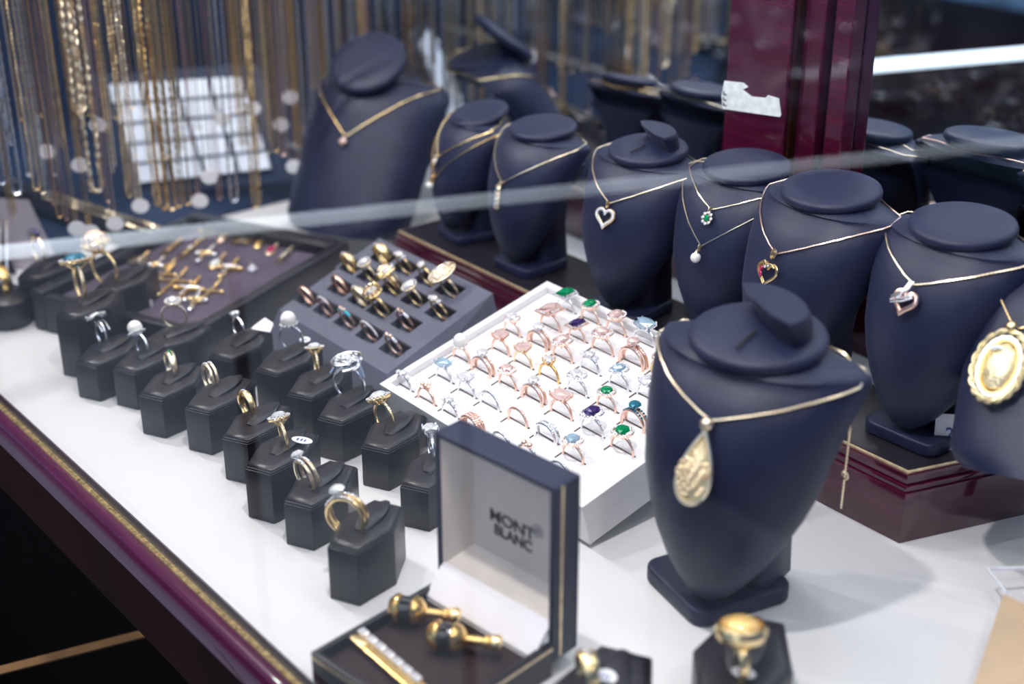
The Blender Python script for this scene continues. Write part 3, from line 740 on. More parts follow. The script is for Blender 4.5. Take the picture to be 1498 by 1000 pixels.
def stand_ring(label, style, metal, stone, u, v, h, edge, lean=.0, S=1.15, off=(0, 0), tagp=None, ty=0.):
    """(u,v): pixel where the ring enters the stand; edge = angle between hoop plane and the line of sight"""
    c = PZ(u, v, h + .001); a = view_yaw(c.x, c.y) + math.radians(edge)
    r = make_ring(label, style, metal, stone, (c.x, c.y, h + .001), a, lean, S, 'rings on the hexagonal stands', sink=.0035, tilt_y=ty)
    if tagp:
        (du, dv), (w_, h_) = tagp
        p = PZ(u + du, v + dv, h + .004); bm = NB()
        lathe(bm, [(.0002, 0), (1, 0), (1, .0005), (.0002, .0005)], 20, Matrix.Diagonal((w_, h_, 1, 1)))
        o = obj('price_tag', bm, paper, r); Mi = (Matrix.Translation(r.location) @ r.rotation_euler.to_matrix().to_4x4() @ Matrix.Scale(S, 4)).inverted()
        o.matrix_local = Mi @ Matrix.Translation(p) @ Matrix.Rotation(.5, 4, 'Z') @ Matrix.Rotation(.18, 4, 'X')
        bm = NB()
        for k in range(3): box(bm, (w_ * (-.4 + .35 * k), 0, .0006), (w_ * .16, h_ * .7, .0002))
        q = obj('handwriting', bm, ink, o, smooth=False)
    return r
ST = [  # label, top centre u v, height, yaw
    ('black hexagonal ring stand nearest the leather box, frontmost of the left row', 536, 764, .0435, 26),
    ('black hexagonal ring stand second from the front of the left row', 470, 703, .0370, 26),
    ('black hexagonal ring stand third from the front, under the ring with an oval tag', 413, 655, .0440, 25),
    ('black hexagonal ring stand fourth from the front of the left row', 377, 613, .0385, 27),
    ('black hexagonal ring stand fifth from the front of the left row', 322, 572, .0395, 26),
    ('black hexagonal ring stand under the green baguette ring', 254, 553, .0375, 27),
    ('black hexagonal ring stand under the halo pearl ring', 216, 517, .0365, 25),
    ('black hexagonal ring stand under the silver flower cluster ring', 160, 508, .0350, 26),
    ('tall black hexagonal ring stand under the blue oval ring', 131, 440, .0600, 26),
    ('tall black hexagonal ring stand under the coral cabochon ring', 185, 404, .0560, 26),
    ('black hexagonal ring stand far left under the blue and clear stone ring', 72, 387, .0450, 26),
    ('black hexagonal ring stand touching the black pendant tray, under a gold cluster ring', 258, 487, .0400, 10),
    ('black hexagonal ring stand under the slim silver ring with a white paper tag', 352, 499, .0360, 26),
    ('black hexagonal ring stand under the split shank pearl ring', 423, 520, .0375, 22),
    ('black hexagonal ring stand under the gold flower ring beside the pearl', 468, 553, .0365, 26),
    ('black hexagonal ring stand under the silver swirl ring', 514, 587, .0365, 24),
    ('black hexagonal ring stand under the gold marquise ring, left of the white tray', 577, 626, .0355, 27),
    ('black hexagonal ring stand half hidden behind the open leather box', 634, 680, .0355, 28),
    ('black hexagonal ring stand in the foreground under the domed gold ring', 1087, 960, .0400, 30),
    ('black hexagonal ring stand cut by the bottom edge under a gold ring and white tag', 880, 1012, .0400, 28),
]
for lb, u, v, h, rz in ST: stand(lb, u, v, h, rz, 1.4 if v > 900 else 1.)
SR = [
    ('gold double band ring with pale stone cluster on the frontmost stand', 'double', gold, diamond, 514, 768, .0435, 62, .0, 1.45, None, -.35),
    ('two tone gold ring with clear stones on the second stand', 'double', gold_pale, diamond, 455, 708, .0370, 25, .15, 1.25, None, -.55),
    ('gold ring with square stone cluster and oval white tag', 'cluster', gold, diamond, 418, 652, .0440, 10, .1, 1.2, ((24, -8), (.0085, .0036)), -.35),
    ('gold ring with violet stone and clear baguettes', 'channel', gold, diamond, 367, 603, .0385, 20, .1, 1.15, None, -.75),
    ('gold wave ring with clear baguette row', 'wave', gold_pale, diamond, 312, 563, .0395, 20, .0, 1.2, None, -.8),
    ('gold band ring set with a green baguette row', 'channel', gold_pale, emerald, 253, 547, .0375, 12, .0, 1.2, None, -.4),
    ('silver split shank ring with a pearl in a halo', 'pearl_halo', silver, diamond, 212, 517, .0365, 25, .0, 1.15, None, -.6),
    ('silver ring with a round flower cluster of stones', 'filigree', silver, diamond, 151, 498, .0350, 22, .0, 1.15, None, -.45),
    ('gold ring with large blue oval stone in a crown setting', 'halo_oval', gold, tealgem, 120, 432, .0600, 12, .0, 1.75, None, -.25),
    ('gold wire ring with a large coral cabochon in a crown', 'crown', gold, coral, 158, 408, .0560, 40, .0, 1.75, None, -.3),
    ('ring with a blue stone and clear cluster on the far left stand', 'three', gold_pale, purple, 60, 378, .0450, 20, .0, 1.5, None, -.4),
    ('slender gold hoop ring with a clear flower cluster', 'cluster', gold_pale, diamond, 256, 472, .0400, 75, .0, 1.15, None, 0),
    ('slim silver ring with a small clear stone', 'solitaire', silver, diamond, 351, 488, .0360, 30, .0, 1.0, None, -.35),
    ('silver split shank ring with a large white pearl', 'pearl', silver, diamond, 428, 505, .0375, 60, .0, 1.2, ((18, -8), (.0048, .0042)), -.1),
    ('yellow gold ring with a round flower head seen edge on', 'halo', gold, diamond, 464, 545, .0365, 8, .0, 1.15, None, -.35),
    ('silver ring with a wide pave swirl head', 'swirl', silver, diamond, 512, 575, .0365, 58, .0, 1.5, None, -.05),
    ('gold ring with a clear marquise cluster head', 'halo_oval', gold, diamond, 565, 622, .0355, 35, .0, 1.25, None, -.4),
    ('silver ring with a square cluster head beside the leather box', 'square', silver, diamond, 631, 668, .0355, 10, .0, 1.2, None, -.1),
    ('heavy gold ring with a domed amber stone in the foreground', 'signet', gold, amber, 1082, 982, .0400, 12, .0, 1.45, ((6, 2), (.007, .004)), -.2),
    ('gold ring at the bottom edge beside a round white tag', 'dome', gold, diamond, 862, 1004, .0400, 15, .0, 1.3, ((24, -14), (.0065, .0055)), -.6),
]
for lb, sty, m, st, u, v, h, e, ln, S, tg, ty in SR: stand_ring(lb, sty, m, st, u, v, h, e, ln, S, tagp=tg, ty=ty)
# folded paper tag on the slim silver ring's stand
a = [PZ(u, v, .0385) for u, v in ((358, 490), (372, 477), (388, 470), (400, 478), (395, 486), (375, 483))]
bm = NB(); lo = [bm.verts.new(p) for p in a]; hi = [bm.verts.new(p + Vector((0, 0, .0007 + .003 * (i in (2, 3))))) for i, p in enumerate(a)]
bm.faces.new(lo[::-1]); bm.faces.new(hi)
for i in range(6): bm.faces.new((lo[i], lo[(i + 1) % 6], hi[(i + 1) % 6], hi[i]))
tag(obj('paper_tag', bm, paper, smooth=False), 'curled white paper tag lying on the stand of the slim silver ring', 'tag')
# white tag hanging at the side of a tall stand
bm = NB(); p = PZ(221, 448, .028); box(bm, p, (.004, .0006, .013), Matrix.Rotation(.5, 3, 'Z'), .0002)
tag(obj('paper_tag', bm, paper, smooth=False), 'small white tag against the side of the tall ring stand', 'tag')
# far left rounded stand with a heavy bangle ring
c = PZ(8, 452, .012); bm = NB()
lathe(bm, [(.026, 0.0003), (.029, .004), (.030, .016), (.028, .026), (.020, .031), (.0002, .032)], 32, None, 1., .8)
o = obj('ring_pillow', bm, leather_k, None, c * 1); o.location.z = 0; tag(o, 'rounded black leather ring pillow cut by the left edge', 'ring stand')
make_ring('wide yellow gold ring packed with clear stones on the rounded pillow at the left edge', 'dome', gold_deep, diamond, PZ(4, 424, .032), view_yaw(c.x, c.y) + .5, 0, 1.7, sink=.004, tilt_y=-.6)

# ------------------------------------------------------------------ grey wedge tray with ring slots
def slotted(bm, W, rows, zf, depth, y0, y1):
    """top face strip by strip; rows = [(ya, yb, [(xa, xb), ...])]; zf(y) = surface height"""
    def quad(xa, xb, ya, yb, dz=0):
        vs = [bm.verts.new((x, y, zf(y) + dz)) for x, y in ((xa, ya), (xb, ya), (xb, yb), (xa, yb))]; bm.faces.new(vs)
    def wall(p, q, r, s):
        bm.faces.new([bm.verts.new(k) for k in (p, q, r, s)])
    y = y0
    for ya, yb, xs in rows:
        if ya > y + 1e-6: quad(0, W, y, ya)
        x = 0
        for xa, xb in xs:
            quad(x, xa, ya, yb); quad(xa, xb, ya, yb, -depth)
            for (ax, ay), (bx, by) in (((xa, ya), (xb, ya)), ((xb, ya), (xb, yb)), ((xb, yb), (xa, yb)), ((xa, yb), (xa, ya))):
                wall((ax, ay, zf(ay)), (bx, by, zf(by)), (bx, by, zf(by) - depth), (ax, ay, zf(ay) - depth))
            x = xb
        quad(x, W, ya, yb); y = yb
    quad(0, W, y, y1)
gl0 = PZ(408, 453, .033); 
GW, GD = .170, .112; gz0, gz1 = .033, .075
GO = Vector((gl0.x, gl0.y, 0))
tray_g = empty('ring_tray', GO); tag(tray_g, 'sloping grey leatherette ring tray with rows of gold rings', 'tray')
gzf = lambda y: gz0 + (gz1 - gz0) * y / GD
gn = Vector((0, -(gz1 - gz0), GD)).normalized()
GR = [  # pixel of each ring's foot (zoom frame), far row first
    [(650, 205, 'dome', gold, 'domed yellow gold ring, first of the far row in the grey tray'), (795, 260, 'three', gold, 'yellow gold ring with a tall leaf spray of stones in the grey tray'),
     (955, 310, 'solitaire', gold, 'gold ring with a raised pointed clear stone, far row of the grey tray'), (1090, 375, 'disc', gold_pale, 'gold ring with a large openwork oval plate at the right of the grey tray')],
    [(455, 255, 'channel', gold, 'gold ring with a ridged row of beads left in the second row, grey tray'), (585, 310, 'cluster', gold, 'gold ring with lilac stone cluster in the grey tray'), (735, 375, 'openwork', gold, 'wide openwork gold ring with clear leaf stones, middle of the grey tray'),
     (875, 440, 'halo_oval', gold, 'gold ring with a pointed marquise head, right of centre in the grey tray'), (1030, 515, 'three', gold, 'gold ring with three round clear stones at the right of the grey tray')],
    [(405, 385, 'plain', copper, 'plain copper gold band at the left of the third row, grey tray'), (535, 450, 'channel', gold_pale, 'gold chevron ring with small stones and a price sticker, grey tray'), (665, 505, 'fan', gold, 'gold ring with a tall branching fan head, grey tray'),
     (815, 590, 'bezel_pair', copper, 'copper gold ring with two small bezel stones, third row of the grey tray')],
    [(205, 450, 'plain', copper, 'thin copper gold band at the left end of the front row, grey tray'), (320, 515, 'band', copper, 'thin copper band with tiny stones, second in the front row of the grey tray'), (460, 580, 'turq', rose, 'rose gold ring with a row of turquoise beads, grey tray'),
     (600, 655, 'eternity', copper, 'copper gold scalloped band, fourth in the front row of the grey tray'), (750, 735, 'bezel_pair', rose, 'rose gold ring with a single bezel stone at the near corner of the grey tray')]]
rows = []; SW, SD = .0265, .0165
for row in reversed(GR):
    ps = []
    for x, y, *_ in row:
        p = PN(400 + x / 4.161, 330 + y / 4.163, GO + Vector((0, 0, gz0)), gn) - GO; ps.append(p)
    yc = sum(p.y for p in ps) / len(ps)
    xs = [(p.x - SW / 2, p.x + SW / 2) for p in ps]
    rows.append((yc - SD / 2, yc + SD / 2, xs))
    for p, (x, y, sty, m, lb) in zip(ps, row):
        loc = GO + Vector((p.x, yc, gzf(yc) + gn.z * 0))
        make_ring(lb, 'bezel_pair' if sty == 'turq' else sty, m, turq if sty == 'turq' else diamond, loc, .0, .42, 1.12 if sty not in ('disc', 'openwork', 'fan') else 1.3, 'rings in the grey tray', sink=.0066, hs=1.15)
bm = NB(); slotted(bm, GW, rows, gzf, .010, .0, GD)
bmesh.ops.remove_doubles(bm, verts=bm.verts, dist=1e-5)
me = bpy.data.meshes.new('tray_top'); 
bm.to_mesh(me); bm.free(); me.materials.append(leather_g); link('tray_top', me, tray_g)
bm = NB()
for xa, xb, xa2, xb2 in ((0, 0, -.006, -.006),): pass
def face(bm, pts): bm.faces.new([bm.verts.new(p) for p in pts])
e_ = .016
T_ = [(0, 0, gz0), (GW, 0, gz0), (GW, GD, gz1), (0, GD, gz1)]; B_ = [(-.004, -e_, .0003), (GW + e_, -e_, .0003), (GW + e_, GD + .006, .0003), (-.004, GD + .006, .0003)]
for i in range(4): face(bm, [B_[i], B_[(i + 1) % 4], T_[(i + 1) % 4], T_[i]])
bmesh.ops.remove_doubles(bm, verts=bm.verts, dist=1e-5)
obj('tray_side', bm, leather_g, tray_g, smooth=False)
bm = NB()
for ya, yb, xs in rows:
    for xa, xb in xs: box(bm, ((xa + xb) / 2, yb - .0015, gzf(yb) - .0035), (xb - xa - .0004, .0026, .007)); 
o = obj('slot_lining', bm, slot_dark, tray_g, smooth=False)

# ------------------------------------------------------------------ white tray
WZF = .080
wl = PZ(535, 545, .040); WY0 = wl.y; 
wf = PZ(832, 417, WZF); WY1 = .4025
WX0 = (wl.x + wf.x) / 2; WX1 = PZ(845, 745, .0375).x
wz0, wz1 = .0375, WZF
wn = Vector((0, -(wz1 - wz0), WY1 - WY0)).normalized(); WO = Vector((WX0, WY0, wz0))
slope = math.atan2(wz1 - wz0, WY1 - WY0)
WWd = WX1 - WX0; WL = (WY1 - WY0) / math.cos(slope)
tray_w = empty('ring_tray', (WX0, WY0, 0)); tag(tray_w, 'white leatherette ring tray packed with gemstone rings', 'tray')
Rs = Matrix.Rotation(slope, 4, 'X'); TM = Matrix.Translation((0, 0, wz0)) @ Rs
def wpart(name, c, s, m, bev=.0006):
    bm = NB(); box(bm, c, s, None, bev); bmesh.ops.transform(bm, matrix=TM, verts=bm.verts); return obj(name, bm, m, tray_w, smooth=False)
RT = .0065; DP = .0060
wpart('rim', (RT / 2, WL / 2, -.008), (RT, WL, .016), white_leather); wpart('rim', (WWd - RT / 2, WL / 2, -.008), (RT, WL, .016), white_leather)
wpart('rim', (WWd / 2, RT / 2, -.008), (WWd - 2 * RT, RT, .016), white_leather); wpart('rim', (WWd / 2, WL - RT / 2, -.008), (WWd - 2 * RT, RT, .016), white_leather)
wpart('ring_bed', (WWd / 2, WL / 2, -DP - .003), (WWd - 2 * RT - .0005, WL - 2 * RT - .0005, .006), white_leather, .0008)
bm = NB(); box(bm, (WWd / 2, WL / 2, -.0230), (WWd - .0004, WL - .0004, .024), None, .0008); bmesh.ops.transform(bm, matrix=TM, verts=bm.verts); obj('tray_body', bm, white_leather, tray_w, smooth=False)
bm = NB(); box(bm, (WWd / 2, (WY1 - WY0) * .9, .017), (WWd * .7, .008, .0335)); obj('tray_foot', bm, white_leather, tray_w, smooth=False)
z3 = lambda x, y: (540 + x / 4.993, 400 + y / 4.995)
z4 = lambda x, y: (740 + x / 4.993, 400 + y / 4.995)
z5 = lambda x, y: (540 + x / 4.993, 520 + y / 4.995)
z6 = lambda x, y: (700 + x / 4.993, 520 + y / 4.995)
WR = [
    (z4, 435, 268, 'halo_rect', silver, emerald, 'silver halo ring with rectangular green stone at the far corner of the white tray', 1.1),
    (z4, 615, 350, 'halo_oval', rose, emerald, 'rose gold halo ring with oval green stone, far edge of the white tray', 1.1),
    (z4, 805, 435, 'halo_oval', rose, pinkgem, 'rose gold ring with big peach oval halo, third along the far edge', 1.15),
    (z4, 1012, 520, 'rect', silver, bluegem, 'silver ring with pale blue pear stone near the far right of the white tray', 1.3),
    (z4, 1230, 615, 'halo', rose, pinkgem, 'rose gold halo ring with round blush stone near the right corner of the white tray', 1.2),
    (z4, 1455, 690, 'halo_oval', rose, pinkgem, 'rose gold halo ring partly hidden behind the large bust', 1.1),
    (z4, 325, 400, 'halo_rect', rose, pinkgem, 'rose gold ring with large rectangular peach halo, behind the white stone ring', 1.25),
    (z4, 520, 480, 'halo_rect', rose, purple, 'rose gold ring with violet and white stone bar head', 1.0),
    (z4, 705, 575, 'halo', rose, pinkgem, 'rose gold ring with round cushion blush halo, middle of the white tray', 1.25),
    (z4, 930, 665, 'double', rose, pinkgem, 'wide rose gold double band ring with stone cluster', 1.4),
    (z4, 1140, 748, 'halo', gold, amber, 'yellow gold halo ring with amber stone beside the large bust', 1.2),
    (z4, 240, 530, 'double', rose, diamond, 'rose gold double band ring with round white stone', 1.25),
    (z4, 415, 625, 'halo_oval', rose, pinkgem, 'rose gold ring with slanted oval peach halo, centre of the far half', 1.2),
    (z4, 612, 718, 'three', silver, diamond, 'silver ring with three pale stones in a V head', 1.15),
    (z4, 825, 828, 'halo_oval', silver, bluegem, 'silver ring with pale blue marquise halo in the white tray', 1.1),
    (z4, 1030, 915, 'square', silver, diamond, 'silver ring with square clear stone next to the large bust', 1.1),
    (z4, 125, 672, 'square', gold_pale, pinkgem, 'gold ring with lilac square stone in the white tray', 1.15),
    (z4, 315, 770, 'solitaire', gold_deep, diamond, 'yellow gold solitaire ring with round white stone, middle of the white tray', 1.2),
    (z4, 520, 875, 'halo', silver, diamond, 'silver ring with round clear halo, middle of the white tray', 1.15),
    (z4, 735, 985, 'halo', rose, emerald, 'rose gold ring with oval green stone in the nearer half of the white tray', 1.05),
    (z4, 205, 925, 'double', rose, diamond, 'rose gold ring set with a small stone over two bands', 1.25),
    (z6, 605, 440, 'rect', rose, pinkgem, 'rose gold ring with raised rectangular peach stone', 1.25),
    (z3, 1045, 440, 'halo', rose, diamond, 'rose gold ring with pale oval halo at the left edge row of the white tray', 1.05),
    (z3, 960, 578, 'square', rose, pinkgem, 'rose gold ring with cushion blush stone near the left edge of the white tray', 1.15),
    (z3, 675, 632, 'milky', rose, milky, 'rose gold ring with tall milky round stone', 1.1),
    (z3, 832, 722, 'double', rose, diamond, 'rose gold triple band ring with white stone, left half of the white tray', 1.25),
    (z3, 1012, 825, 'halo', rose, pinkgem, 'rose gold ring with trillion shaped blush stone', 1.1),
    (z3, 547, 775, 'rect', silver, bluegem, 'silver ring with pale blue square stone near the left edge of the white tray', 1.05),
    (z3, 712, 882, 'square', silver, diamond, 'silver ring with raised clear square stone in the left half of the white tray', 1.1),
    (z3, 255, 835, 'three', silver, diamond, 'low silver ring with small clear stones nearest the left corner', 1.0),
    (z3, 418, 935, 'cross', rose, diamond, 'rose gold ring with a small cross of beads', 1.1),
    (z3, 882, 975, 'eternity', silver, diamond, 'silver eternity band with small stones all round', 1.2),
    (z5, 590, 435, 'three', silver, diamond, 'low silver ring above the open leather box, left front of the white tray', 1.0),
    (z5, 1085, 495, 'eternity', rose, pinkgem, 'rose gold beaded eternity band', 1.15),
    (z5, 755, 548, 'triple', rose, pinkgem, 'wide rose gold ring just behind the leather box lid', 1.2),
    (z5, 1300, 612, 'wave', silver, diamond, 'silver double wave ring in the front half of the white tray', 1.25),
    (z5, 965, 672, 'band', silver, diamond, 'silver ring with pale stones behind the top edge of the box lid', 1.15),
    (z5, 1155, 762, 'bezel_pair', rose, diamond, 'rose gold ring peeking over the leather box lid', 1.1),
    (z5, 1395, 890, 'eternity', silver, diamond, 'silver band peeking over the right end of the leather box lid', 1.15),
    (z6, 830, 565, 'halo_oval', silver, purple, 'silver ring with dark violet oval stone', 1.25),
    (z6, 1140, 515, 'double', rose, tealgem, 'rose gold open double band with a small teal stone beside the large bust', 1.25),
    (z6, 1050, 700, 'halo', rose, emerald, 'rose gold ring with round green stone nearest the right front of the white tray', 1.2),
    (z6, 690, 755, 'halo', rose, bluegem, 'rose gold ring with icy round stone nearest the front of the white tray', 1.15),
]
bed0 = TM @ Vector((0, 0, -DP)) + Vector((WX0, WY0, 0))
bm = NB(); box(bm, (0, .0012, .0003), (.025, .0011, .0006)); box(bm, (-.0120, -.003, .0003), (.0011, .0080, .0006)); slit_me = to_mesh(bm, copper, False, 'slit'); slit_me.materials.clear(); slit_me.materials.append(slit_m)
for zf_, x, y, sty, m, st, lb, S in WR:
    p = PN(*zf_(x, y), bed0, wn)
    make_ring(lb, 'pearl' if sty == 'milky' else sty, m, st, p, .04, .03, S * .98, 'rings in the white tray', sink=.0074, hs=1.38)
    o = link('slit', slit_me, tray_w); o.location = p - Vector((WX0, WY0, 0)); o.rotation_euler = (slope, 0, .0)

# ------------------------------------------------------------------ black pendant tray
bt = empty('pendant_tray', (0, 0, 0)); tag(bt, 'black rimmed tray of gold and silver pendants and crosses behind the ring stands', 'tray')
BZ = .040
cR = PZ(512, 352, BZ); cN = PZ(296, 478, BZ); cF = PZ(300, 300, BZ)
ex = (cN - cR); ex.z = 0; LX = ex.length + .006; ex.normalize(); ey = Vector((-ex.y, ex.x, 0)); 
if ey.dot(cF - cR) < 0: ey = -ey
LY = (cF - cR).dot(ey)
bt.location = (cR.x, cR.y, 0); BR = Matrix((ex, ey, Vector((0, 0, 1)))).transposed().to_4x4()
def bpart(name, x0, x1, y0, y1, z0, z1, m, bev=.002):
    bm = NB(); box(bm, ((x0 + x1) / 2, (y0 + y1) / 2, (z0 + z1) / 2), (x1 - x0, y1 - y0, z1 - z0), None, bev, 3); bmesh.ops.transform(bm, matrix=BR, verts=bm.verts); return obj(name, bm, m, bt, sharp=50)
bpart('rim', 0, LX, 0, .012, .0005, BZ, leather_k, .004); bpart('rim', 0, .022, .012, LY, .0005, BZ, leather_k, .004)
bpart('rim', .02, LX, LY - .016, LY, .0005, BZ, leather_k, .004); bpart('rim', LX - .012, LX, .012, LY - .016, .0005, BZ - .004, leather_k)
bpart('velvet_bed', .021, LX - .011, .011, LY - .015, .0005, BZ - .012, velvet_p, .001)
def charm(label, kind, m, u, v, L, st=None, a=0.):
    p = PZ(u, v, BZ - .010); t = empty('pendant', p, math.atan2(-ex.y, -ex.x) - PI / 2 + .25 + a); tag(t, label, 'pendant', 'pendants in the black tray'); t.scale = (1.45,) * 3
    def put(n, bm, m_, sm=True): o = obj(n, bm, m_, t, smooth=sm); return o
    # lies flat: local y towards its bail
    bm = NB(); tube(bm, [(0 + .0012 * math.cos(2 * PI * k / 10) * 1, L * .5 + .002 + .0022 * math.sin(2 * PI * k / 10), .001 + .0006 * math.cos(2 * PI * k / 10)) for k in range(10)], .0007, 5, True)
    tube(bm, [(0, L * .5 + .003, .001), (0, L * .5 + .008, .0016)], .0012, 6); put('bail', bm, m)
    if kind in ('cross', 'crucifix'):
        w = .0016 if kind == 'cross' else .0022
        bm = NB(); box(bm, (0, 0, 0), (w * 1.6, L, .0018), None, .0005); box(bm, (0, L * .18, .0001), (L * .62, w * 1.6, .0018), None, .0005)
        for q in ((0, -L / 2), (L * .31, L * .18), (-L * .31, L * .18)): sphere(bm, (q[0], q[1], .0002), w, 8)
        put('cross_body', bm, m)
        if kind == 'crucifix':
            bm = NB(); tube(bm, [(0, -L * .3, .0018), (.0006, -L * .05, .0022), (0, L * .12, .0022), (0, L * .2, .0026)], .0011, 6); tube(bm, [(-L * .24, L * .22, .0018), (0, L * .14, .0022), (L * .24, L * .22, .0018)], .0007, 5); put('figure', bm, silver if m is not silver else gold)
    elif kind == 'bar':
        bm = NB(); tube(bm, [(0, -L / 2 + L * i / 10, .001) for i in range(11)], .0014, 8, rf=lambda i: .0014 + .0008 * (i % 3 == 0) + .0006 * (i < 2)); put('bar_body', bm, m)
        if st: gem_part(t, (0, L * .25, .0025), .0020, .0020, .0024, st)
    elif kind == 'oval':
        bm = NB(); lathe(bm, [(.0002, -.001), (.0044, -.001), (.0050, .0002), (.0044, .0012), (.0002, .0014)], 20, None, .8, L / .010); put('frame', bm, m)
        bm = NB(); lathe(bm, [(.0034, 0), (.0028, .0014), (.0002, .0022)], 18, Matrix.Translation((0, 0, .0010)), .8, L / .010); put('stone', bm, st or gold_deep)
    elif kind == 'butterfly':
        bm = NB()
        for s in (-1, 1):
            for q in (-1, 1): lathe(bm, [(.0002, 0), (.0030, .0002), (.0032, .0012), (.0002, .0016)], 12, Matrix.Translation((s * .0034, q * .0028, 0)) @ Matrix.Rotation(s * q * .6, 4, 'Z'), 1.2, .9)
        put('wings', bm, m); bm = NB(); tube(bm, [(0, -.004, .0015), (0, .005, .0015)], .0011, 6); put('body', bm, silver)
    return t
zc = lambda x, y: (180 + x / 4.406, 280 + y / 4.405)
for lb, kd, m, x, y, L, st, a in [
    ('pink cameo pendant at the far end of the black tray', 'oval', gold_pale, 505, 215, .013, cameo, 0),
    ('long gold bar cross pendant second in the far row', 'cross', gold, 550, 275, .026, None, 0),
    ('rose gold oval pendant with a bail, far row of the black tray', 'oval', rose, 640, 305, .015, gold_pale, 0),
    ('gold butterfly pendant in the far row', 'butterfly', gold, 770, 322, .014, None, 0),
    ('small gold oval locket pendant right of the butterfly', 'oval', gold, 872, 345, .013, None, 0),
    ('gold pendant with a dark red stone by the right rim', 'oval', gold_pale, 955, 385, .015, ruby, 0),
    ('gold pendant with a black stripe nearest the right rim', 'bar', gold_pale, 1035, 425, .019, onyx, 0),
    ('thin silver bar pendant at the far left of the black tray', 'bar', silver, 235, 325, .018, diamond, 0),
    ('gold bar pendant left of the gold and silver one', 'bar', gold, 310, 372, .020, None, 0),
    ('gold bar pendant with a bright silver head', 'bar', gold, 415, 395, .020, diamond, 0),
    ('silver cross pendant in the middle of the black tray', 'crucifix', silver, 520, 418, .020, None, 0),
    ('gold oval pendant with a milky white stone', 'oval', gold, 595, 470, .017, milky, 0),
    ('long gold figure pendant in the middle of the black tray', 'crucifix', gold, 670, 510, .024, None, 0),
    ('tiny silver bead pendant alone near the front rim', 'oval', silver, 835, 502, .008, diamond, .5),
    ('small silver pendant at the left edge of the black tray', 'bar', silver, 60, 400, .015, None, 0),
    ('small gold pendant below the thin silver bar', 'butterfly', gold_pale, 105, 450, .012, None, 0),
    ('small silver cross beside the tall ring stand', 'crucifix', silver, 200, 487, .013, None, 0),
    ('gold cross partly behind the tall ring stand', 'cross', gold, 250, 550, .024, None, 0),
    ('largest gold cross pendant in the black tray', 'cross', gold, 305, 600, .036, None, 0),
    ('thick gold crucifix pendant above the cluster ring', 'crucifix', gold_deep, 400, 650, .030, None, 0),
    ('slim gold cross pendant nearest the front rim', 'cross', gold, 545, 660, .026, None, 0),
    ('silver crucifix pendant lying against the slim gold cross', 'crucifix', silver, 455, 720, .022, None, .2),
    ('tiny gold bead pendant above the largest cross', 'oval', gold, 288, 492, .007, None, 0)]:
    charm(lb, kd, m, *zc(x, y), L, st, a)

# ------------------------------------------------------------------ leather box with cuff links and tie bar
HL = PZ(641, 850, .022); HR = PZ(808, 946, .022)
bx = (HR - HL); bx.z = 0; BWd = bx.length; bx.normalize(); by = Vector((bx.y, -bx.x, 0))   # by points to the front (-y)
BD = .105
boxr = empty('cufflink_box', (HL.x, HL.y, 0)); tag(boxr, 'open black leather box with cream lined lid holding gold cuff links', 'box')
BM_ = Matrix((bx, by, Vector((0, 0, 1)))).transposed().to_4x4()
def cpart(name, x0, x1, y0, y1, z0, z1, m, bev=.0008, parent=None):
    bm = NB(); box(bm, ((x0 + x1) / 2, (y0 + y1) / 2, (z0 + z1) / 2), (x1 - x0, y1 - y0, z1 - z0), None, bev); bmesh.ops.transform(bm, matrix=BM_, verts=bm.verts); return obj(name, bm, m, parent or boxr, smooth=False)
wt = .004
cpart('base_wall', 0, BWd, BD - wt, BD, .0004, .024, leather_k); cpart('base_wall', 0, wt, 0, BD - wt, .0004, .024, leather_k)
cpart('base_wall', BWd - wt, BWd, 0, BD - wt, .0004, .024, leather_k); cpart('base_floor', wt, BWd - wt, 0, BD - wt, .0004, .016, velvet_b)
cpart('gilt_line', BWd, BWd + .0004, 0, BD, .0195, .0212, gold_line, 0); cpart('gilt_line', 0, BWd, BD, BD + .0004, .0195, .0212, gold_line, 0)
LH = .110; LT = .023
lid_back = cpart('lid_back', 0, BWd, -LT, -LT + .003, .010, LH + .022, leather)
cpart('lid_wall', 0, .0035, -LT + .003, 0, .010, LH + .022, leather); cpart('lid_wall', BWd - .0035, BWd, -LT + .003, 0, .010, LH + .022, leather)
cpart('lid_wall', .0035, BWd - .0035, -LT + .003, 0, LH + .0185, LH + .022, leather)
cpart('gilt_line', BWd, BWd + .0004, -.008, -.006, .012, LH + .021, gold_line, 0)
bm = NB(); q = .0045; d0 = -.0015; d1 = -LT + .006
o_ = [(.0035, LH + .0185), (BWd - .0035, LH + .0185), (BWd - .0035, .036), (.0035, .036)]
i_ = [(.016, LH + .008), (BWd - .012, LH + .008), (BWd - .012, .050), (.016, .050)]
for k in range(4): face(bm, [(o_[k][0], d0, o_[k][1]), (o_[(k + 1) % 4][0], d0, o_[(k + 1) % 4][1]), (i_[(k + 1) % 4][0], d1, i_[(k + 1) % 4][1]), (i_[k][0], d1, i_[k][1])])
face(bm, [(x, d1, z) for x, z in i_]); bmesh.ops.transform(bm, matrix=BM_, verts=bm.verts); obj('lid_lining', bm, cream, boxr, smooth=False)
bm = NB(); face(bm, [(.003, -.002, .038), (BWd - .003, -.002, .038), (BWd - .003, .014, .020), (.003, .014, .020)]); face(bm, [(.003, -.002, .034), (.003, .014, .017), (BWd - .003, .014, .017), (BWd - .003, -.002, .034)])
for x in (.003, BWd - .003): face(bm, [(x, -.002, .038), (x, .014, .020), (x, .014, .017), (x, -.002, .034)])
bmesh.ops.transform(bm, matrix=BM_, verts=bm.verts); obj('satin_flap', bm, satin, boxr, smooth=False)
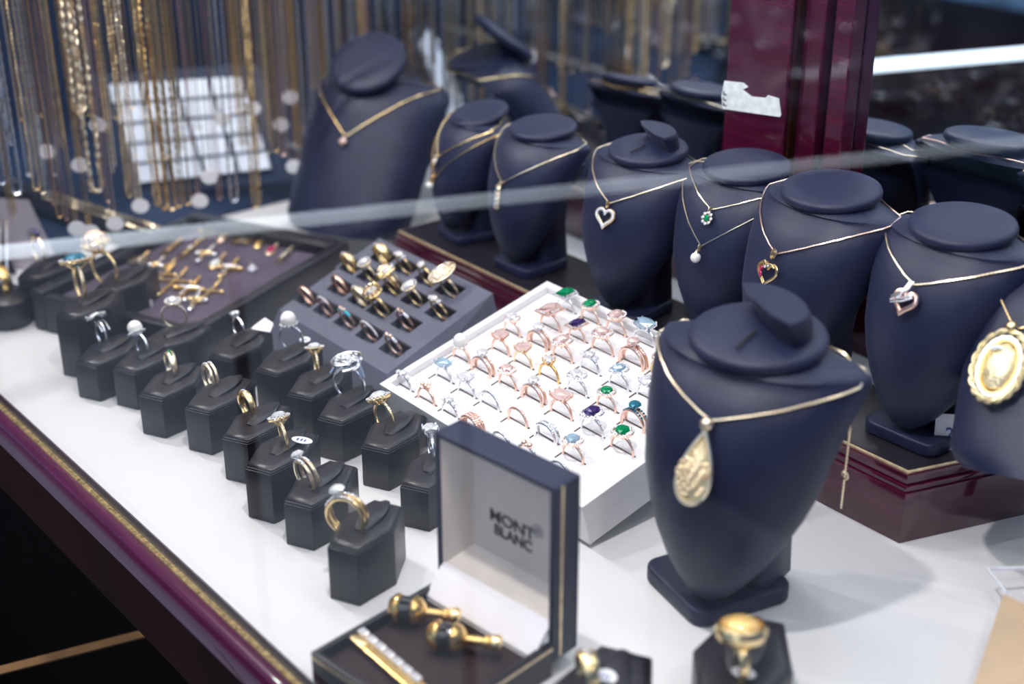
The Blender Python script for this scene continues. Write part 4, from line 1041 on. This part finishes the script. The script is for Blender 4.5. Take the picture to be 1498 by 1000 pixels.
def text_mesh(name, body, size, mtx, m, parent, ext=.0002, align='CENTER', sx=1.):
    cu = bpy.data.curves.new(name, 'FONT'); cu.body = body; cu.size = size; cu.extrude = ext; cu.align_x = align; cu.space_character = .95; cu.offset = size * .012
    o = bpy.data.objects.new('tmp', cu); COL.objects.link(o); dg = bpy.context.evaluated_depsgraph_get(); me = bpy.data.meshes.new_from_object(o.evaluated_get(dg)); bpy.data.objects.remove(o)
    me.transform(mtx @ Matrix.Diagonal((sx, 1, 1, 1))); me.materials.clear(); me.materials.append(m); q = link(name, me, parent); return q
# lettering stands on the lid lining: local x along bx, up = z, faces +by
TB = BM_ @ Matrix.Translation((BWd * .50, d1 + .0004, .075)) @ Matrix(((1, 0, 0, 0), (0, 0, 1, 0), (0, 1, 0, 0), (0, 0, 0, 1)))
TB = BM_ @ Matrix.Translation((BWd * .50, d1 + .0004, .0755)) @ Matrix(((1, 0, 0, 0), (0, 0, 1, 0), (0, 1, 0, 0), (0, 0, 0, 1)))
MIR = TB
text_mesh('lettering', 'MONT', .0115, MIR, blackink, boxr, sx=1.15)
text_mesh('lettering', 'BLANC', .0105, MIR @ Matrix.Translation((.001, -.0092, 0)), blackink, boxr)
bm = NB(); tube(bm, [(.0042 * math.cos(2 * PI * k / 20), .0042 * math.sin(2 * PI * k / 20), 0) for k in range(20)], .0004, 4, True)
for k in range(6): tube(bm, [(0, 0, 0), (.0026 * math.cos(PI * k / 3), .0026 * math.sin(PI * k / 3), 0)], .0006, 4)
bmesh.ops.transform(bm, matrix=MIR @ Matrix.Translation((.0215, .0085, 0)), verts=bm.verts); obj('star_emblem', bm, grey_panel, boxr)
def cuff(label, u, v):
    p = PZ(u, v, .0165); t = empty('cuff_link', p, math.atan2(bx.y, bx.x) + .55); tag(t, label, 'cuff link', 'gold cuff links in the leather box'); t.scale = (1.2,) * 3
    RX = Matrix.Translation((0, 0, .0080)) @ Matrix.Rotation(PI / 2, 4, 'Y')
    bm = NB(); lathe(bm, [(.0002, -.0155), (.0050, -.0150), (.0078, -.0120), (.0082, -.0100), (.0074, -.0090)], 24, RX); lathe(bm, [(.0068, -.0030), (.0078, -.0020), (.0070, .0010), (.0045, .0035), (.0026, .0045)], 24, RX); obj('head', bm, gold_deep, t)
    bm = NB(); lathe(bm, [(.0070, -.0092), (.0072, -.0060), (.0068, -.0028)], 24, RX); obj('onyx_band', bm, onyx, t)
    bm = NB(); lathe(bm, [(.0024, .0040), (.0022, .0130), (.0036, .0140), (.0036, .0160), (.0024, .0170), (.0024, .0175)], 16, RX); obj('post', bm, gold_deep, t)
    bm = NB(); lathe(bm, [(.0020, .0170), (.0040, .0178), (.0046, .0200), (.0040, .0222), (.0002, .0230)], 16, RX); obj('swivel_bar', bm, gold, t)
cuff('gold and black onyx cuff link nearer the hinge, in the left of the box', 612, 912)
cuff('gold and black onyx cuff link nearer the bottom right of the box', 670, 952)
a = PZ(520, 922, .022); b = PZ(622, 1010, .022); L_ = (b - a).length
tb = empty('tie_bar', (a + b) / 2 - Vector((0, 0, .0045)), math.atan2((b - a).y, (b - a).x)); tag(tb, 'gold tie bar with a row of clear baguette stones along it, in the box', 'tie bar')
bm = NB(); box(bm, (0, -.001, .0030), (L_, .0105, .0030), None, .001); box(bm, (.004, .0, .0005), (L_ * .8, .006, .0012), None, .0005); obj('bar_body', bm, gold_deep, tb, smooth=False)
for k in range(7):
    bm = NB(); box(bm, (-L_ * .42 + k * L_ * .125, .0022, .0052), (.0072, .0050, .0026), None, .0006); obj('baguette_stone', bm, diamond, tb, smooth=False)
bm = NB(); box(bm, (-L_ * .38, -.004, .0035), (.016, .006, .004), None, .0015); sphere(bm, (-L_ * .52, 0, .003), .0024, 10); obj('clip', bm, gold, tb)

# ------------------------------------------------------------------ hanging chains along the left end of the case
XC = -1.30
rod = []
for x in (-1.27, -1.33):
    bm = NB(); tube(bm, [(x, .01, .44), (x, M - .003, .44)], .004, 10); o = obj('hanging_rail', bm, brass); tag(o, 'brass rail the %s row of chains hangs from' % ('front' if x > -1.3 else 'back'), 'rail')
    rod.append(o)
MT = {'g': gold, 'p': gold_pale, 'd': gold_deep, 's': silver, 'r': rose, 'c': copper}
NMT = {'g': 'yellow gold', 'p': 'pale gold', 'd': 'deep gold', 's': 'silver', 'r': 'rose gold', 'c': 'copper gold'}
ORD = lambda n: str(n) + ('th' if 10 < n % 100 < 14 else {1: 'st', 2: 'nd', 3: 'rd'}.get(n % 10, 'th'))
def hang(n, u, v, m, r, wpx, style, tagged, x, rowname):
    p = PX(u, v, x); zt = .444; L = zt - p.z; w_ = wpx / 1480.
    t = empty('hanging_chain', (x, p.y, p.z)); kind = {'bead': 'fine', 'rope': 'twisted rope'}[style]
    tag(t, '%s %s chain%s, %s from left in the %s row' % (kind, NMT[m], ' with white tag' if tagged else '', ORD(n), rowname), 'chain', 'chains hanging at the left end')
    pts = [(0, -w_, L), (.001, -w_ * .9, L * .4)]; nn = 8
    for k in range(nn + 1):
        a = PI * k / nn; pts.append((0, -w_ * .8 * math.cos(a), w_ * .9 * (1 - math.sin(a))))
    pts += [(-.001, w_ * .9, L * .4), (0, w_, L)]
    bm = NB()
    if style == 'rope': chain_bm(bm, pts, r, 'rope')
    else:
        q = resample(pts, r * 2.6); tube(bm, q, r, 4, rf=lambda i: r * (1. if i % 2 else .5))
    obj('links', bm, MT[m], t)
    if tagged:
        bm = NB(); lathe(bm, [(.0002, -.0004), (.0075, -.0004), (.0075, .0004), (.0002, .0004)], 16, Matrix.Translation((.002, 0, -.006)) @ Matrix.Rotation(PI / 2, 4, 'Y') @ Matrix.Rotation(.5, 4, 'X'), 1.0, 1.15); obj('price_tag', bm, paper, t)
CH = [  # u, v of the lowest point, metal, radius mm, half width px, style, tag
    (4, 270, 's', 1.6, 5, 'bead', 0), (26, 285, 's', 2.4, 7, 'bead', 0), (54, 278, 'g', 1.3, 5, 'rope', 0), (63, 284, 'p', 1.2, 4, 'bead', 0), (80, 300, 'c', 1.0, 4, 'bead', 0), (88, 318, 'd', 1.2, 5, 'bead', 0),
    (98, 322, 'c', .9, 3, 'bead', 0), (110, 325, 'g', 1.0, 3, 'bead', 1), (117, 165, 'p', 2.9, 9, 'rope', 0), (130, 330, 'd', 1.0, 3, 'bead', 1), (142, 280, 'p', 3.1, 10, 'rope', 0), (158, 296, 'c', 1.1, 3, 'bead', 0),
    (166, 318, 'r', 1.1, 4, 'bead', 1), (190, 288, 'g', 1.6, 4, 'rope', 0), (203, 292, 'p', 1.5, 4, 'rope', 1), (230, 300, 'g', 1.5, 4, 'rope', 0), (240, 306, 'd', 2.2, 6, 'rope', 0), (252, 308, 'g', 2.4, 6, 'bead', 0), (262, 304, 'g', 2.0, 5, 'bead', 0),
    (275, 300, 'd', 1.6, 6, 'bead', 0), (290, 285, 'r', 1.0, 3, 'bead', 1), (304, 250, 'g', .9, 6, 'bead', 1), (322, 292, 'c', 1.2, 4, 'bead', 0), (343, 295, 's', 1.8, 7, 'bead', 0), (374, 305, 'g', 2.0, 5, 'bead', 0), (379, 298, 'g', 1.6, 4, 'rope', 0),
    (404, 222, 'd', 1.5, 5, 'bead', 0), (414, 228, 'c', 1.5, 5, 'bead', 0), (428, 235, 'c', 1.3, 6, 'bead', 1), (440, 240, 'd', 1.2, 4, 'bead', 0), (452, 200, 's', 2.0, 9, 'bead', 0), (468, 210, 's', 1.7, 6, 'bead', 0), (486, 190, 's', 1.2, 5, 'bead', 0), (500, 190, 's', 1.1, 5, 'bead', 0),
    (520, 200, 's', .9, 4, 'bead', 0), (560, 215, 's', 1.0, 4, 'bead', 0), (576, 215, 's', 1.0, 5, 'bead', 0)]
for i, (u, v, m, r, w_, sty, tg) in enumerate(CH): hang(i + 1, u, v, m, r / 1000 * .8, w_, sty, tg, -1.27, 'front')
CB = []
rr = random.Random(11)
for i in range(46):
    if 14 <= i <= 30 and i % 2: continue
    u = 18 + i * 12.6 + rr.uniform(-5, 5); m = rr.choice('gdpcgdgps' if 8 < i < 34 else 'gdcs')
    hang(i + 1, u, 150 + rr.uniform(20, 115) - u * .10, m, rr.choice((.8, 1.0, 1.3)) / 1000 * .8, rr.uniform(3, 7), 'bead' if rr.random() < .8 else 'rope', rr.random() < .18, -1.33, 'back')
for i in range(30):
    if 7 <= i <= 19 and i % 4: continue
    y = .015 + i * .0187 + rr.uniform(-.004, .004); m = 'gdpsgrgdsp'[i % 10]; L = .444 - rr.uniform(.05, .10); t0_ = Q3 = Vector((-1.36, y, .444 - L))
    uv = (0, 0)
    t = empty('hanging_chain', t0_); tag(t, 'thick %s chain bundle, %s from left in the rearmost row' % (NMT[m], ORD(i + 1)), 'chain', 'chains hanging at the left end')
    for dy_ in (-.0032, .0, .0032):
        bm = NB(); q = resample([(0, dy_, L), (.001, dy_ * 1.1, L * .5), (0, dy_, abs(dy_) * 2)], .004); r_ = rr.uniform(.0010, .0015); tube(bm, q, r_, 4, rf=lambda k: r_ * (1. if k % 2 else .5)); obj('strand', bm, MT[m], t)
bm = NB(); tube(bm, [(-1.36, .005, .444), (-1.36, M - .003, .444)], .004, 10); tag(obj('hanging_rail', bm, brass), 'brass rail the rearmost row of chains hangs from', 'rail')
bm = NB(); box(bm, ((X0 - 1.375) / 2, M / 2 + .005, .0018), (-1.375 - X0 - .004, M - .02, .003), None, .0006); tag(obj('display_mat', bm, navy_board, smooth=False), 'dark navy mat on the floor at the left end under the chains', 'mat')  # mat added over the white floor to make this end dark
# rope chains laid over a dark bar, on the floor
a = PZ(5, 262, .030); b = PZ(244, 338, .030); d_ = (b - a)
bm = NB(); tube(bm, [Vector((a.x, a.y, .014)), Vector((b.x, b.y, .014))], .0135, 14); tag(obj('chain_bolster', bm, leather_k), 'long black bolster with rope chains laid along it behind the pendant tray', 'bolster')
nv = Vector((d_.y, -d_.x, 0)).normalized()
for k, (off, lb) in enumerate(((-.006, 'thick gold rope chain laid along the black bolster, nearer the glass'), (.007, 'thinner gold rope chain laid along the black bolster, further back'))):
    bm = NB(); n_ = 24
    chain_bm(bm, [Vector((a.x, a.y, .0283)) + d_ * (i / n_) + nv * off * (1 + .1 * math.sin(i)) for i in range(n_ + 1)], .0024 - .0006 * k, 'rope')
    tag(obj('rope_chain', bm, gold_pale), lb, 'chain')
# board of white cards behind the chains
cb = empty('card_board', (XC - .19, .34, 0)); tag(cb, 'sloping navy board with four columns of white cards behind the hanging chains', 'board')
q2 = PX(402, 248, -1.38); bn0 = Vector((.62, -.785, .45)).normalized()
q0, q1, q3 = PN(158, 124, q2, bn0), PN(356, 112, q2, bn0), PN(205, 270, q2, bn0)
bn = (q1 - q0).cross(q3 - q0).normalized()
if bn.x < 0: bn = -bn
for c in range(4):
    for r_ in range(5):
        u0, u1, v0, v1 = (c + .05) / 4, (c + .93) / 4, r_ / 5, (r_ + .93) / 5
        f_ = lambda u, v: q0.lerp(q1, u).lerp(q3.lerp(q2, u), v) - Vector(cb.location)
        P4 = [f_(u0, v0), f_(u1, v0), f_(u1, v1), f_(u0, v1)]; bm = NB()
        h_ = [bm.verts.new(p + bn * (.006 if k > 1 else .001)) for k, p in enumerate(P4)]; l_ = [bm.verts.new(p) for p in P4]; bm.faces.new(h_); bm.faces.new(l_[::-1])
        for k in range(4): bm.faces.new((l_[k], l_[(k + 1) % 4], h_[(k + 1) % 4], h_[k]))
        obj('card', bm, card_w, cb, smooth=False)
bm = NB(); ex_ = [q0 + (q0 - q2) * .12, q1 + (q1 - q3) * .12, q2 + (q2 - q0) * .12, q3 + (q3 - q1) * .12]
h_ = [bm.verts.new(p - bn * .001 - Vector(cb.location)) for p in ex_]; l_ = [bm.verts.new(p - bn * .012 - Vector(cb.location)) for p in ex_]; bm.faces.new(h_); bm.faces.new(l_[::-1])
for k in range(4): bm.faces.new((l_[k], l_[(k + 1) % 4], h_[(k + 1) % 4], h_[k]))
obj('board_panel', bm, navy_board, cb, smooth=False)
bm = NB(); pm = (ex_[0] + ex_[1] + ex_[2] + ex_[3]) / 4 - bn * .03; box(bm, Vector((pm.x - .02, pm.y, pm.z / 2)) - Vector(cb.location), (.02, .06, max(.02, pm.z))); obj('prop_leg', bm, navy_board, cb, smooth=False)
# bracelet ramp at the far left
rp = empty('bracelet_ramp', PZ(30, 385, 0)); tag(rp, 'black bracelet ramp with pale lilac side strip at the left edge', 'display ramp')
o_ = Vector(rp.location); A_ = [PZ(-30, 288, .075), PZ(42, 292, .075), PZ(88, 388, .002), PZ(30, 392, .002)]
bm = NB(); h_ = [bm.verts.new(p - o_) for p in A_]; l_ = [bm.verts.new(p - o_ - Vector((.004, .004, .002 if p.z > .01 else 0.0015))) for p in A_]; bm.faces.new(h_); bm.faces.new(l_[::-1])
for k in range(4): bm.faces.new((l_[k], l_[(k + 1) % 4], h_[(k + 1) % 4], h_[k]))
obj('side_strip', bm, grey_panel, rp, smooth=False)
bm = NB(); t1, t2 = PZ(-40, 272, .078), PZ(62, 278, .078); box(bm, (t1 + t2) / 2 - o_ + Vector((-.01, 0, -.006)), ((t2 - t1).length, .03, .012), Matrix.Rotation(math.atan2((t2 - t1).y, (t2 - t1).x), 3, 'Z'), .002); obj('ramp_cap', bm, leather_k, rp, smooth=False)
bm = NB(); c1 = PZ(-20, 300, .07) - o_; c2 = PZ(25, 400, .001) - o_; c3 = PZ(-60, 410, .001) - o_
prism_pts = [c1, c2, c3]
h_ = [bm.verts.new(p) for p in prism_pts]; l_ = [bm.verts.new(p + Vector((-.05, .01, 0))) for p in prism_pts]; bm.faces.new(h_); bm.faces.new(l_[::-1])
for k in range(3): bm.faces.new((l_[k], l_[(k + 1) % 3], h_[(k + 1) % 3], h_[k]))
obj('ramp_wedge', bm, leather_k, rp, smooth=False)
for k, (u, v0, v1) in enumerate(((2, 322, 425), (12, 322, 430))):
    a, b = PZ(u, v0, .055), PZ(u + 2, v1, .006); bm = NB(); chain_bm(bm, [a.lerp(b, t / 8) + Vector((.004, -.004, .002)) for t in range(9)], .0020, 'bead'); tag(obj('silver_bracelet', bm, silver), 'silver bead bracelet on the black ramp, %s' % ('outer one' if k == 0 else 'inner one'), 'bracelet')

# ------------------------------------------------------------------ small things
# chain tail hanging from the large bust
p0 = PZ(1247, 598, .118); tl = empty('chain_tail', p0); tag(tl, 'loose gold chain end with clasp hanging behind the large front bust', 'chain')
bm = NB(); chain_bm(bm, [(0, 0, -.0755 * t / 10) for t in range(11)], .0009); obj('links', bm, gold_pale, tl)
bm = NB(); tube(bm, [(.0026 * math.cos(2 * PI * k / 12), 0, -.050 + .0026 * math.sin(2 * PI * k / 12)) for k in range(12)], .0008, 5, True); obj('clasp_ring', bm, gold_pale, tl)
# handwritten price tag on the riser
pt = empty('price_card', PZ(1384, 648, RZ + .001)); tag(pt, 'small white price card with blue handwriting standing at the foot of the corner bust', 'price card')
Rc = Matrix.Rotation(.75, 3, 'Z') @ Matrix.Rotation(-.25, 3, 'X')
bm = NB(); box(bm, (0.008, 0, .012), (.032, .0006, .026), Rc, 0); obj('card', bm, paper, pt, smooth=False)
text_mesh('handwriting', '250', .012, Matrix.Translation((.008, 0, .012)) @ Rc.to_4x4() @ Matrix.Translation((0, -.0006, -.005)) @ Matrix.Rotation(PI / 2, 4, 'X'), ink, pt)
# tan card and clear bracket at the lower right
c0, c1 = PZ(1440, 1010, .0), PZ(1545, 900, .0)
t_ = empty('tan_card', (c0 + c1) / 2); tag(t_, 'tan card stand cut by the lower right corner', 'card')
A_ = [PZ(1418, 1020, .012), PZ(1468, 868, .030), PZ(1600, 930, .030), PZ(1580, 1080, .012)]
bm = NB(); h_ = [bm.verts.new(p - t_.location) for p in A_]; l_ = [bm.verts.new(p - t_.location - Vector((0, 0, .002))) for p in A_]; bm.faces.new(h_); bm.faces.new(l_[::-1])
for k in range(4): bm.faces.new((l_[k], l_[(k + 1) % 4], h_[(k + 1) % 4], h_[k]))
obj('card_face', bm, card_t, t_, smooth=False)
bm = NB(); pm = sum(A_, Vector()) / 4; box(bm, Vector((0, 0, .010)) + Vector((pm.x, pm.y, 0)) - t_.location, (.04, .02, .0185)); obj('card_prop', bm, card_t, t_, smooth=False)
bk = [PZ(1498 + 20, 828, .018), PZ(1446, 832, .018), PZ(1472, 866, .018)]
bm = NB(); tube(bm, bk, .0012, 6); tube(bm, [bk[1] + Vector((.004, .004, 0)), bk[0] + Vector((.004, .004, 0))], .001, 6)
for p in (bk[0], bk[2]): tube(bm, [p, Vector((p.x, p.y, .0005))], .0012, 6)
tag(obj('acrylic_bracket', bm, thread), 'small clear acrylic bracket at the right edge above the tan card', 'bracket')

# ------------------------------------------------------------------ across the aisle: what the mirror and the pane reflect
oc = empty('opposite_counter', (-1.9, -1.85, -1.0)); tag(oc, 'dark counter with slate blue top across the aisle, seen only in the mirror', 'counter')
bm = NB(); box(bm, (0, 0, .42), (2.6, .5, .84), None, .01); obj('counter_body', bm, wood_dk, oc, smooth=False)
bm = NB(); box(bm, (0, 0, .86), (2.64, .54, .04), None, .005); obj('counter_top', bm, slate, oc, smooth=False)
bm = NB(); box(bm, (0, -.35, 1.45), (3.4, .04, 1.6), None, .005); o = obj('slate_backdrop', bm, slate, None, (-1.9, -1.85, -1.0), smooth=False); tag(o, 'dark blue cloth backdrop across the aisle', 'backdrop')
rr = random.Random(4)
bm = NB(); sphere(bm, (0, 0, 0), .022, 10); bead_me = to_mesh(bm, steel_m, True, 'silver_bead')
for i in range(60):
    k = i < 40
    x_ = -2.78 + (i % 10) * .195 + rr.uniform(-.02, .02)
    o = link('silver_bead', bead_me, None, (x_, -2.03 + (i // 10) * .12, -.12 + .022) if k else (x_, -2.16, .04 + (i // 10 - 4) * .19))
    o.scale = (rr.uniform(1.4, 2.3),) * 2 + (1,) if k else (rr.uniform(2.5, 3.8), .22, rr.uniform(2.4, 3.6))
    tag(o, 'blurred round silver piece on the far counter reflected in the mirror' if k else 'blurred silver disc hung on the far blue backdrop reflected in the mirror', 'ornament', 'silver pieces across the aisle' if k else 'silver discs on the far backdrop')
# ------------------------------------------------------------------ glowing tube added outside to put a pale streak in the pane
streak_m = mat('led_strip_light', (.80, .90, 1), .5, emit=3.2)
a, b = PZ(-150, 386, .0), PZ(1600, 196, .0); a.y *= -1; b.y *= -1
bm = NB(); tube(bm, [a, b], .0085, 8); tag(obj('strip_lamp', bm, streak_m), 'long low white strip lamp outside, seen as a pale streak mirrored in the glass', 'lamp')
bm = NB()
for k in range(6):
    p = a.lerp(b, k / 5 * .9 + .05); box(bm, (p.x, p.y, (p.z - 1) / 2 - .006), (.012, .012, 1 + p.z - .006))
obj('strip_post', bm, wood_dk, bpy.data.objects['strip_lamp'], smooth=False)
